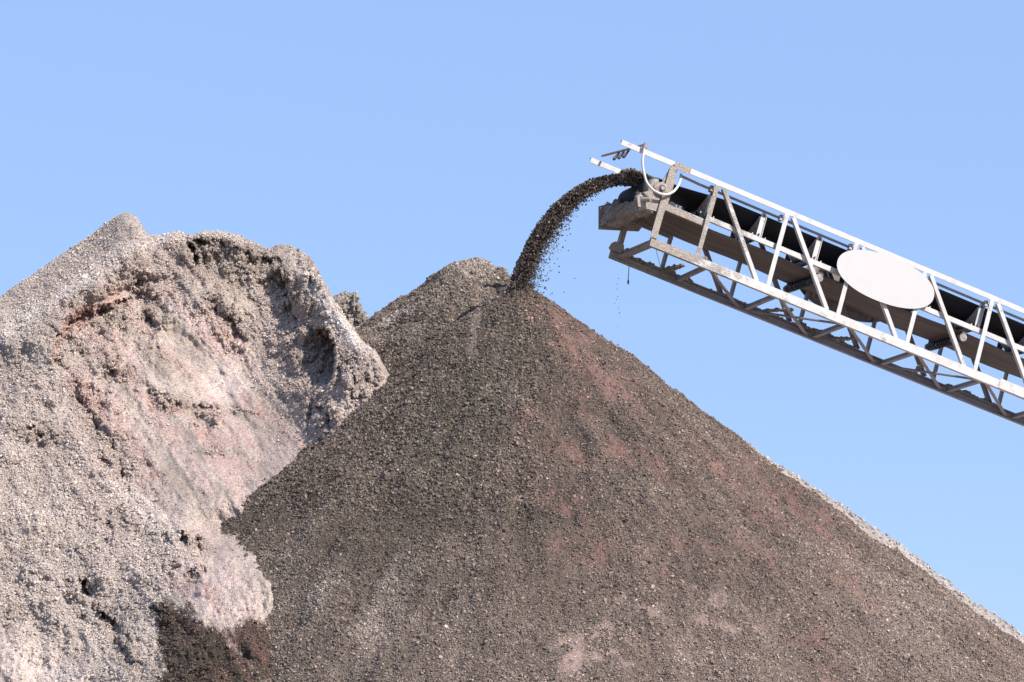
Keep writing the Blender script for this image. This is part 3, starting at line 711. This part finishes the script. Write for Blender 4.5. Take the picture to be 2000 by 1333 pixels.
# posts and diagonals of both side trusses
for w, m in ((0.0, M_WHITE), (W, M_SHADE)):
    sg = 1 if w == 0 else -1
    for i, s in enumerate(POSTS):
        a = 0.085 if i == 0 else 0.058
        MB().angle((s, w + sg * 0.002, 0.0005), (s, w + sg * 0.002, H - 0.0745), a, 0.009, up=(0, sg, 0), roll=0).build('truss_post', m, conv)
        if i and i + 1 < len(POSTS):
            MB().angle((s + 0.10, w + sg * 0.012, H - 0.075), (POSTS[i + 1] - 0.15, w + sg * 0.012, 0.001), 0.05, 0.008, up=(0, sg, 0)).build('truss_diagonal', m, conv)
# lateral struts, diagonals and tie rods between the bottom chords
MB().angle((0.03, 0.03, -0.045), (0.03, W - 0.03, -0.045), 0.07, 0.008).build('cross_brace', M_MUD, conv)
for i in range(1, len(POSTS)):
    n1 = POSTS[i] + 0.17; n0 = POSTS[i - 1] + 0.22
    MB().angle((n1, 0.03, -0.06), (n1 + 0.04, W - 0.03, -0.06), 0.05, 0.008).build('cross_brace', M_SHADE, conv)
    if i > 1: MB().angle((n0, 0.03, -0.062), (n1 - 0.06, W - 0.03, -0.062), 0.05, 0.008).build('cross_brace', M_SHADE, conv)
    if i in (2, 4, 7) : MB().tube([(n1 + 0.08, W - 0.03, -0.075), (POSTS[i + 1] + 0.10, 0.03, -0.088)], 0.015, 8).build('tie_rod', M_SHADE, conv)
# gusset on the near bottom chord at the far right
MB().box((5.0, -0.034, -0.04), (SEND, -0.034, -0.04), 0.006, 0.125).build('splice_plate', M_WHITE, conv)
MB().box((5.12, -0.033, H - 0.03), (6.6, -0.033, H - 0.03), 0.006, 0.09).build('splice_plate', M_WHITE, conv)
# stringers carrying the idlers
s1, h1 = loc(1392, 427, 0.05); s2, h2 = loc(1926, 651, 0.05)
HS = (h1 + h2) / 2 - 0.02
for w in (0.05, W - 0.05):
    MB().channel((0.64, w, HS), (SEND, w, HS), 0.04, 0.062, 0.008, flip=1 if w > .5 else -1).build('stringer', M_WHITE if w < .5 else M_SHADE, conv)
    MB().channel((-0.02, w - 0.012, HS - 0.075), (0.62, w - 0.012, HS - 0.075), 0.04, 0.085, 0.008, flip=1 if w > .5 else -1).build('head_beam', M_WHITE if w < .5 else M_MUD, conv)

# belt -------------------------------------------------------------
BW = 0.76; PR = 0.16
PS, PH = loc(1281, 374, 0.12)                   # pulley axis
WC = W / 2
def trough(s): return sst(PS + 0.1, PS + 1.1, np.array(s)) * 1.0
rows = []; tones = []
NW = 17; wl_ = np.linspace(-BW / 2, BW / 2, NW)
def sec(s, h, nx, nz, tr, tone, sag=0.0):
    k = np.clip(np.abs(wl_) - 0.13, 0, None)
    lift = tr * k * math.sin(radians(35)); nar = np.sign(wl_) * (np.abs(wl_) - tr * k * (1 - cos(radians(35))))
    rows.append(np.stack([s + nx * lift, WC + nar, h + nz * lift - sag * (1 - (wl_ / (BW / 2)) ** 2)], -1)); tones.append(tone)
RB_ = PR + 0.012
for s in np.linspace(SEND, PS + 0.05, 150):
    sec(s, PH + RB_ - 0.05 * float(trough(s)), 0, 1, float(trough(s)), 0.0, 0.012 * float(trough(s)))
for a in np.linspace(0, pi, 24):
    sec(PS - RB_ * sin(a), PH + RB_ * cos(a), 0, 1, 0.0, 0.0)
for s in np.linspace(PS + 0.05, SEND, 170):
    sec(s, PH - RB_ - 0.02 * math.sin(s * 2.1) ** 2, 0, 1, 0.0, 1.0, 0.03 * (0.5 + 0.5 * math.sin(s * 2.5)))
outer = np.array(rows); dn = np.gradient(outer, axis=0); dw = np.gradient(outer, axis=1); nn = np.cross(dn, dw); nn /= np.linalg.norm(nn, axis=-1)[..., None]
cen = np.array([PS, WC, PH])
ref = np.array([(0, 0, 1.0)] * 150 + [(-sin(a), 0, cos(a)) for a in np.linspace(0, pi, 24)] + [(0, 0, -1.0)] * 170)[:, None, :]
inner = outer - nn * 0.011 * np.where((nn * ref).sum(-1, keepdims=True) > 0, 1, -1)
nrw = len(rows)
Vb = np.concatenate([outer.reshape(-1, 3), inner.reshape(-1, 3)]); n0 = nrw * NW
q1 = grid_quads(nrw, NW); i = np.arange(nrw - 1)
e1 = np.stack([i * NW, (i + 1) * NW, n0 + (i + 1) * NW, n0 + i * NW], -1); e2 = e1 + (NW - 1)
tn = np.repeat(np.array(tones), NW); tcol = np.concatenate([np.stack([tn] * 3, -1), np.zeros((n0, 3))])
belt = np_mesh('belt', Vb, np.concatenate([q1, q1[:, ::-1] + n0, e1, e2]), M_BELT, conv, tcol)

# head pulley, shaft and bearings
pul = MB().tube([(PS, WC - 0.40, PH), (PS, WC - 0.385, PH), (PS, WC + 0.385, PH), (PS, WC + 0.40, PH)], [PR - 0.03, PR, PR, PR - 0.03], 36).build('head_pulley', M_RUBBER, conv, smooth=True)
MB().tube([(PS, WC - 0.407, PH), (PS, WC - 0.401, PH)], [0.11, 0.115], 28).build('end_disc', M_MUD, pul, smooth=True)
MB().tube([(PS, -0.06, PH), (PS, W + 0.06, PH)], 0.035, 16).build('shaft', M_STEEL, pul, smooth=True)
for w, sg in ((0.0, -1), (W, 1)):
    b_ = MB().tube([(PS, w + sg * 0.012, PH), (PS, w + sg * 0.045, PH), (PS, w + sg * 0.06, PH)], [0.085, 0.08, 0.05], 20).build('bearing', M_MUD, conv, smooth=True)
    MB().tube([(PS, w + sg * 0.061, PH), (PS, w + sg * 0.064, PH)], 0.046, 18).build('bearing_recess_shade', M_DARK, b_, smooth=True)  # dark disc painting the shade of the recess around the shaft
    MB().tube([(PS, w + sg * 0.065, PH), (PS, w + sg * 0.085, PH)], 0.024, 14).build('shaft_end', M_STEEL, b_, smooth=True)
    MB().box((PS - 0.10, w + sg * 0.03, PH), (PS + 0.11, w + sg * 0.03, PH), 0.03, 0.06).build('bearing_lug', M_MUD, b_, bevel=0.004)
# side cheeks of the head
def cheek(w0, w1):
    pts = [(1312, 322), (1324, 322), (1313, 372), (1303, 400), (1292, 416), (1276, 412), (1246, 404), (1243, 384), (1256, 376), (1272, 372), (1290, 360), (1302, 340)]
    return [(loc(u, v, 0.0)) for u, v in pts]
MB().plate(cheek(0, 0), -0.011, 0.011).build('head_cheek', M_MUD, conv)
MB().plate([(s, h) for s, h in cheek(0, 0)], W - 0.011, W + 0.011).build('head_cheek', M_MUD, conv)
# upper stub frame plate by the near post
MB().box((loc(1316, 322, 0)[0], -0.037, H - 0.05), (loc(1348, 330, 0)[0], -0.037, H - 0.05), 0.008, 0.085).build('corner_plate', M_WHITE, conv)

# mud caked scraper beam under the pulley
sa, ha = loc(1262, 398, 0.03); sb, hb = loc(1190, 428, 0.97)
sc_ = lumpy('belt_scraper', [((sa, 0.0, ha), 0.085, 0.10), ((sa - .02, 0.25, ha - 0.03), 0.075, 0.085), ((sa - 0.03, 0.5, ha - .03), 0.085, 0.10), ((sb + .02, 0.8, hb + .0), 0.10, 0.115), ((sb + .01, 0.98, hb - .0), 0.10, 0.11)], M_MUD, conv, 31, 0.06, 16, 60, 30)
tp_s, tp_h = loc(1266, 393, -0.02)
MB().tube([(tp_s - 0.09, 0.02, tp_h - .01), (tp_s + .0, -0.10, tp_h)], 0.03, 14).build('tension_rod', M_MUD, sc_, smooth=True)
MB().tube([(tp_s + .0005, -0.1005, tp_h), (tp_s + .001, -0.1025, tp_h)], 0.019, 12).build('tube_hollow_shade', M_DARK, sc_, smooth=True)  # dark disc painting the shaded hollow of the open tube
for k, (u, v, w, r) in enumerate(((1250, 388, 0.05, 0.07), (1206, 402, 0.80, 0.075), (1190, 410, 0.95, 0.07), (1258, 405, 0.1, 0.06), (1228, 415, 0.5, 0.06))):
    s, h = loc(u, v, w)
    lumpy('mud_clod', [((s, w - r * .9, h), .25 * r, .25 * r), ((s, w - r * .4, h), r * .9, r * .9), ((s + .01, w + r * .3, h), r * .95, r), ((s, w + r * .9, h), .3 * r, .3 * r)], M_MUD, sc_, 60 + k, 0.035, 20, 14, 16)
# plate hanging under the head at the far side
pts = [loc(u, v, W + 0.04) for u, v in ((1168, 404), (1184, 400), (1204, 408), (1262, 432), (1246, 453), (1168, 449))]
MB().plate(pts, W + 0.012, W + 0.03).build('end_plate', M_MUD, conv)
# end bracket on the far bottom chord
pts = [loc(u, v, W) for u, v in ((1186, 486), (1192, 476), (1200, 473), (1216, 480), (1216, 498), (1206, 494), (1189, 490))]
MB().plate(pts, W - 0.045, W - 0.036).build('end_bracket', M_SHADE, conv)

# idlers
IDS = [0.10] + [0.78 + 0.80 * k for k in range(16)]
IDS = [0.66 - 0.02, 1.37, 2.17, 2.97, 3.77, 4.57] + [4.57 + 0.8 * k for k in range(1, 11)]
for k, s in enumerate(IDS):
    hb_ = HS + 0.034
    idl = MB().angle((s, 0.03, hb_ + 0.02), (s, W - 0.03, hb_ + 0.02), 0.05, 0.007).build('idler', M_SHADE, conv)
    hc = PH + RB_ - 0.05 - 0.011 - 0.012
    MB().tube([(s, WC - 0.135, hc - 0.055), (s, WC + 0.135, hc - 0.055)], 0.05, 18).build('roller', M_RUBBER, idl, smooth=True)
    for sg in (-1, 1):
        c, sn = cos(radians(35)), sin(radians(35))
        a0 = (s, WC + sg * 0.15, hc - 0.05); a1 = (s, WC + sg * (0.15 + 0.27 * c), hc - 0.05 + 0.27 * sn)
        MB().tube([a0, a1], 0.048, 18).build('roller', M_STEEL if sg < 0 else M_RUBBER, idl, smooth=True)
        # upright wing stand with a curled tip
        w_ = WC + sg * (0.15 + 0.30 * c); tip = hc + 0.27 * sn + 0.02
        prof = [(s - 0.035, hb_ - 0.001), (s + 0.03, hb_ - 0.001), (s + 0.03, tip - 0.03), (s + 0.022, tip), (s + 0.0, tip + 0.016), (s - 0.024, tip + 0.01), (s - 0.035, tip - 0.02)]
        MB().plate(prof, w_ - 0.004, w_ + 0.004).plate([(s + 0.0301, hb_ - 0.001), (s + 0.037, hb_ - 0.001), (s + 0.037, tip - 0.03), (s + 0.0301, tip - 0.03)], w_ - 0.02, w_ + 0.02).build('wing_stand', M_WHITE if sg < 0 else M_SHADE, idl)
        MB().tube([(s, w_ - sg * 0.03, tip - 0.035), (s, w_ + sg * 0.012, tip - 0.035)], 0.016, 10).build('roller_pin', M_DARK, idl, smooth=True)
    for ds in (-0.11, -0.05, 0.07): MB().tube([(s + ds, 0.05, HS + 0.0315), (s + ds, 0.05, HS + 0.055)], 0.009, 6).build('bolt', M_WHITE, idl)

# return rollers with rubber discs, hung under the return belt
sr1, _ = loc(1585, 540, 0.3); sr2, _ = loc(1866, 650, 0.3)
for s in (sr1, sr2, sr2 + (sr2 - sr1), sr2 + 2 * (sr2 - sr1)):
    hr = PH - RB_ - 0.075
    rr = MB().tube([(s, 0.10, hr), (s, W - 0.10, hr)], 0.036, 16).build('return_roller', M_STEEL, conv, smooth=True)
    d = MB()
    for w in list(np.linspace(0.13, 0.28, 5)) + list(np.linspace(0.36, 0.64, 6)) + list(np.linspace(0.72, 0.87, 5)):
        d.tube([(s, w - 0.012, hr), (s, w + 0.012, hr)], 0.056, 20)
    d.build('rubber_disc', M_RUBBER, rr, smooth=True, label='black rubber discs spaced along the roller')
    for w, sg in ((0.075, 1), (W - 0.075, -1)):
        MB().plate([(s - 0.02, HS - 0.032), (s + 0.05, HS - 0.032), (s + 0.02, hr), (s - 0.02, hr)], w - 0.005, w + 0.005).build('hanger', M_DARK, rr)
        MB().tube([(s, w - 0.02, hr), (s, w + 0.02, hr)], 0.05, 18).build('end_cap', M_STEEL, rr, smooth=True)
# snub roller close to the head
s, h = loc(1311, 404, 0.14)
MB().tube([(s, 0.13, h), (s, W - 0.13, h)], 0.06, 20).build('snub_roller', M_RUBBER, conv, smooth=True)
s_, h_ = loc(1341, 416, 0.9)
# water pipe, spray bar, nozzles, hose
pw = 0.09; pp = [loc(1332, 339, pw), loc(1480, 400, pw), loc(1750, 512, pw), loc(1990, 613, pw)]
hp = H - 0.074 - 0.040
pipe = MB().tube([(pp[0][0], pw, hp + 0.01), (pp[0][0] + 0.25, pw, hp), (SEND, pw, hp)], 0.017, 10).build('water_pipe', M_SHADE, conv, smooth=True)
for s in POSTS[1:]: MB().box((s - 0.03, 0.045, hp), (s - 0.03, pw + 0.02, hp), 0.035, 0.075).build('pipe_clamp', M_WHITE, pipe)
b0 = loc(1256, 286, 0.0); b1 = loc(1178, 304, W)
bar = MB().tube([(b0[0], -0.045, b0[1] + .01), (b1[0], W + 0.03, b1[1])], 0.015, 10).build('spray_bar', M_SHADE, conv, smooth=True)
MB().tube([(b0[0] + .01, -0.045, b0[1] - .035), (b0[0] + .01, -0.045, b0[1] + .03)], 0.028, 10).build('elbow', M_WHITE, bar, smooth=True)
for f in (0.34, 0.46, 0.58):
    s = b0[0] + (b1[0] - b0[0]) * (1 - (1 - f)) ; w = 1.0 * f; h = b0[1] + (b1[1] - b0[1]) * f
    MB().tube([(s, w, h - 0.012), (s - 0.02, w, h - 0.06), (s - 0.045, w, h - 0.12), (s - 0.05, w, h - 0.135)], [0.013, 0.016, 0.022, 0.008], 8).build('nozzle', M_DARK, bar, smooth=True)
hz = [(1259, 287, -.05), (1256, 305, -.06), (1255, 320, -.07), (1258, 340, -.08), (1264, 358, -.09), (1275, 371, -.09), (1290, 379, -.09), (1304, 380, -.08), (1316, 374, -.06), (1325, 362, -.02), (1329, 350, .03), (1330, 341, .08)]
hp_ = np.array([(loc(u, v, w)[0], w, loc(u, v, w)[1]) for u, v, w in hz])
tt = np.linspace(0, len(hz) - 1, 60); sm = []
for t in tt:                                     # Catmull-Rom through the measured points
    i = min(int(t), len(hz) - 2); f = t - i; g = lambda k: hp_[min(max(k, 0), len(hz) - 1)]
    a, b, c, d = g(i - 1), g(i), g(i + 1), g(i + 2)
    sm.append(0.5 * (2 * b + (c - a) * f + (2 * a - 5 * b + 4 * c - d) * f * f + (3 * b - a - 3 * c + d) * f ** 3))
MB().tube(sm, 0.016, 10).build('hose', M_HOSE, conv, smooth=True)
# legs and wheels that carry the conveyor, beyond the right edge of the picture
foot = conv.matrix_world @ Vector((10.5, 0.5, -0.1)); inv = conv.matrix_world.inverted()
for w, sg in ((-0.05, -1), (W + 0.05, 1)):
    top = conv.matrix_world @ Vector((10.5, w, -0.06)); gp = Vector((top.x + sg * AC[0] * 0.6, top.y + sg * AC[1] * 0.6, 0.45))
    lg = MB().box(inv @ top, inv @ gp, 0.14, 0.14, up=(1, 0, 0)).build('leg', M_WHITE, conv, bevel=0.01)
    ax = Vector((AC[0], AC[1], 0)); MB().tube([inv @ (gp - ax * 0.12), inv @ (gp + ax * 0.12)], 0.47, 28).build('wheel', M_RUBBER, lg, smooth=True)

# ------------------------------------------------------------------ oval signs
def oval(name, c, tilt, a, b, w, label):
    n = 72; out = []
    for k in range(n):
        t = 2 * pi * k / n; x = a * math.copysign(abs(cos(t)) ** 0.93, cos(t)); y = b * math.copysign(abs(sin(t)) ** 0.93, sin(t))
        out.append((x * cos(tilt) - y * sin(tilt), x * sin(tilt) + y * cos(tilt)))
    root = bpy.data.objects.new(name, None); SC.collection.objects.link(root); root.empty_display_size = 0.1
    root.matrix_world = conv.matrix_world @ Matrix.Translation((c[0], w, c[1]))
    near = w < 0.5
    MB().plate(out, -0.004 if near else -0.0015, 0.0015 if near else 0.004).build('sign_face', M_SIGN, root)
    MB().plate([(x * .998, y * .998) for x, y in out], *((0.0016, 0.005) if near else (-0.005, -0.0016))).build('sign_back', M_BACK, root)
    br = MB()
    for s in (-0.42, 0.42): br.plate([(s - 0.02, -0.2), (s + 0.02, -0.2), (s + 0.02, 0.2), (s - 0.02, 0.2)], 0.0052 if w < .5 else -0.012, 0.012 if w < .5 else -0.0052)
    br.build('back_strap', M_SHADE, root)
    tag(root, label, 'sign', 'oval signs on the conveyor truss')
    return root
c0 = loc(1730, 546, -0.05)
e0 = loc(1630, 512, -0.05); e1_ = loc(1829, 583, -0.05)
oval('oval_sign', c0, math.atan2(e1_[1] - e0[1], e1_[0] - e0[0]) * 0.85, 0.70, 0.302, -0.052, 'blank white oval sign on the sunlit near side of the conveyor truss')
oval('oval_sign', (c0[0] + 0.02, c0[1]), math.atan2(e1_[1] - e0[1], e1_[0] - e0[0]) * 0.85, 0.70, 0.302, W + 0.05, 'shaded back of an oval sign on the far side, hanging below the return belt')

# ------------------------------------------------------------------ spilled gravel on the members, gravel on the belt
M4 = np.array(conv.matrix_world)
def to_world(L): return L @ M4[:3, :3].T + M4[:3, 3]
pl = []; sz = []
def pile(p, q, hgt, wid, n, big=0.02):
    p = np.array(p); q = np.array(q); t = RNG.random(n); prof = np.clip(0.45 + 0.7 * fbm(t * 5 + p[0] * 3 + p[1], t * 0 + 2.2, 600, 3), 0.0, 1.3) * np.clip(np.minimum(t, 1 - t) * 9, 0.15, 1)
    x = RNG.normal(0, 0.42, n).clip(-1, 1); top = hgt * prof * (1 - np.abs(x))
    L = p[None] + (q - p)[None] * t[:, None]; d = (q - p) / np.linalg.norm(q - p); sd = np.cross(d, [0, 0, 1.0]); sd /= np.linalg.norm(sd)
    L = L + sd[None] * (x * wid / 2)[:, None]; L[:, 2] += top * np.sqrt(RNG.random(n)); pl.append(L); sz.append(0.008 + big * RNG.random(n) ** 2)
pile((0.03, 0.07, -0.03), (0.85, 0.05, 0.0), 0.07, 0.10, 2600)
pile((0.1, W, 0.0), (1.05, W, 0.0), 0.11, 0.08, 2600)
pile((0.03, 0.1, -0.04), (0.02, 0.9, -0.04), 0.09, 0.08, 1800)
pile((0.62, 0.35, -0.05), (0.60, 0.92, -0.05), 0.07, 0.06, 900)
pile((2.5, W, 0.0), (3.45, W, 0.0), 0.10, 0.08, 2400)
pile((2.15, 0.3, -0.06), (2.0, 0.9, -0.06), 0.06, 0.06, 900)
pile((3.05, 0.75, -0.06), (3.15, 0.4, -0.06), 0.05, 0.06, 500)
pile((4.1, 0.35, -0.06), (4.25, 0.85, -0.06), 0.05, 0.05, 600)
pile((4.8, W, 0.0), (5.6, W, 0.0), 0.06, 0.07, 1200)
pile((1.3, W, 0.0), (2.4, W, 0.0), 0.025, 0.06, 700)
L = np.concatenate(pl); S_ = np.concatenate(sz)
cc = np.array([0.27, 0.23, 0.195]) * np.exp(RNG.normal(0, 0.25, len(L)))[:, None]
tag(stone_cloud('spilled_gravel', to_world(L), S_, np.clip(cc, 0, .6), M_STONE), 'grey gravel spilled on the conveyor chords and braces', 'gravel', kind='stuff')
n = 26000; s = RNG.uniform(PS - 0.35, 13.5, n) ** 1.0; s = np.where(RNG.random(n) < 0.35, RNG.uniform(PS - 0.3, PS + 1.2, n), s)
w = RNG.normal(0, 0.42, n).clip(-1, 1); tr = sst(PS + 0.1, PS + 1.1, s)
hh = PH + RB_ + 0.022 - 0.05 * tr + np.maximum(np.abs(w * 0.25) - 0.13, 0) * 0.57 * tr + (0.035 + 0.05 * tr) * (1 - w * w) * RNG.random(n) ** 0.5
L = np.stack([s, WC + w * 0.25, hh], -1)
cc = np.array([0.25, 0.205, 0.17]) * np.exp(RNG.normal(0, 0.3, n))[:, None]
tag(stone_cloud('carried_gravel', to_world(L), 0.014 + 0.024 * RNG.random(n) ** 2, np.clip(cc, 0, .6), M_STONE), 'brown gravel riding on top of the conveyor belt', 'gravel', kind='stuff')

# ------------------------------------------------------------------ the falling stream
TRK = np.array([(1285, 363, 12), (1262, 357, 14), (1235, 352, 15), (1205, 351, 13), (1175, 357, 14), (1145, 369, 16), (1115, 389, 17), (1090, 412, 18), (1068, 440, 19), (1050, 468, 19), (1034, 498, 19), (1022, 525, 19), (1013, 550, 18), (1010, 572, 16)], float)
def track(t):
    x = t * (len(TRK) - 1); i = np.arange(len(TRK)); return np.interp(x, i, TRK[:, 0]), np.interp(x, i, TRK[:, 1]), np.interp(x, i, TRK[:, 2])
def stream(n, spray):
    t = RNG.random(n) if not spray else 0.25 + 0.75 * RNG.random(n) ** 0.8
    u, v, r = track(t); u2, v2, _ = track(np.clip(t + 0.01, 0, 1)); u1, v1, _ = track(np.clip(t - 0.01, 0, 1))
    tx = u2 - u1; ty = v2 - v1; ln = np.hypot(tx, ty); nx = -ty / ln; ny = tx / ln          # across the stream; + is up and outward when travelling left
    if not spray:
        k = RNG.uniform(-1, 1, n) * (1 + 0.10 * RNG.normal(size=n)); wv = RNG.normal(0, 0.10, n).clip(-0.22, 0.22)
    else:
        k = -(0.8 + RNG.exponential(0.55, n) * np.clip(t * 1.6 - 0.2, 0.2, 1.2)); wv = RNG.normal(0, 0.14, n)
    sgn = np.sign(ny * -1 + 1e-9); 
    out = np.where((nx * -1 + ny * -1) > 0, 1, -1)                                          # +1 towards upper left
    k = k * 0.78; u = u + nx * out * k * r; v = v + ny * out * k * r
    P = []
    for a, b, ww in zip(u, v, wv):
        s, h = loc(a, b, WC + ww); P.append(wpt(s, WC + ww, h))
    return np.array(P), t
P1, t1 = stream(17000, False); P2, t2 = stream(5000, True)
sz = np.concatenate([0.009 + 0.016 * RNG.random(len(P1)) ** 1.8, 0.005 + 0.013 * RNG.random(len(P2)) ** 2])
PP = np.concatenate([P1, P2]); cc = np.array([0.095, 0.077, 0.065]) * np.exp(RNG.normal(0, 0.5, len(PP)))[:, None]
tag(stone_cloud('falling_gravel', PP, sz, np.clip(cc, 0.02, .6), M_STONE), 'brown stream of loose gravel falling from the conveyor head onto the dark cone', 'gravel', kind='stuff')
n = 16; P3 = np.array([at_plane(1206 + RNG.normal(0, 4), 500 + 180 * RNG.random(), 0.9) for _ in range(n)])
tag(stone_cloud('dribbling_grit', P3, 0.006 + 0.010 * RNG.random(n) ** 2, np.full((n, 3), 0.12), M_STONE), 'few specks of grit dribbling below the conveyor head', 'gravel', kind='stuff')

# ------------------------------------------------------------------ dangling wires
def wire(pts, w, r, label, bob=None):
    q = [Vector(wpt(loc(u, v, w)[0], w, loc(u, v, w)[1])) for u, v in pts]
    base = q[0].copy(); o = MB().tube([p - base for p in q], r, 6).build('dangling_wire', M_DARK, None); o.location = base
    if bob: MB().tube([q[-1] - base + Vector((0, 0, 0.01)), q[-1] - base - Vector((0, 0, .02)), q[-1] - base - Vector((0, 0, .05))], [0.008, 0.014, 0.008], 8).build('bob', M_DARK, o)
    tag(o, label, 'wire')
wire([(1229, 515), (1228, 530), (1227, 548)], W, 0.005, 'thin straight wire with a small bob hanging from the far bottom chord', True)
wire([(1281, 481), (1283, 495), (1287, 510), (1292, 530)], 0.3, 0.004, 'short bent wire dangling below the near bottom chord at the head')
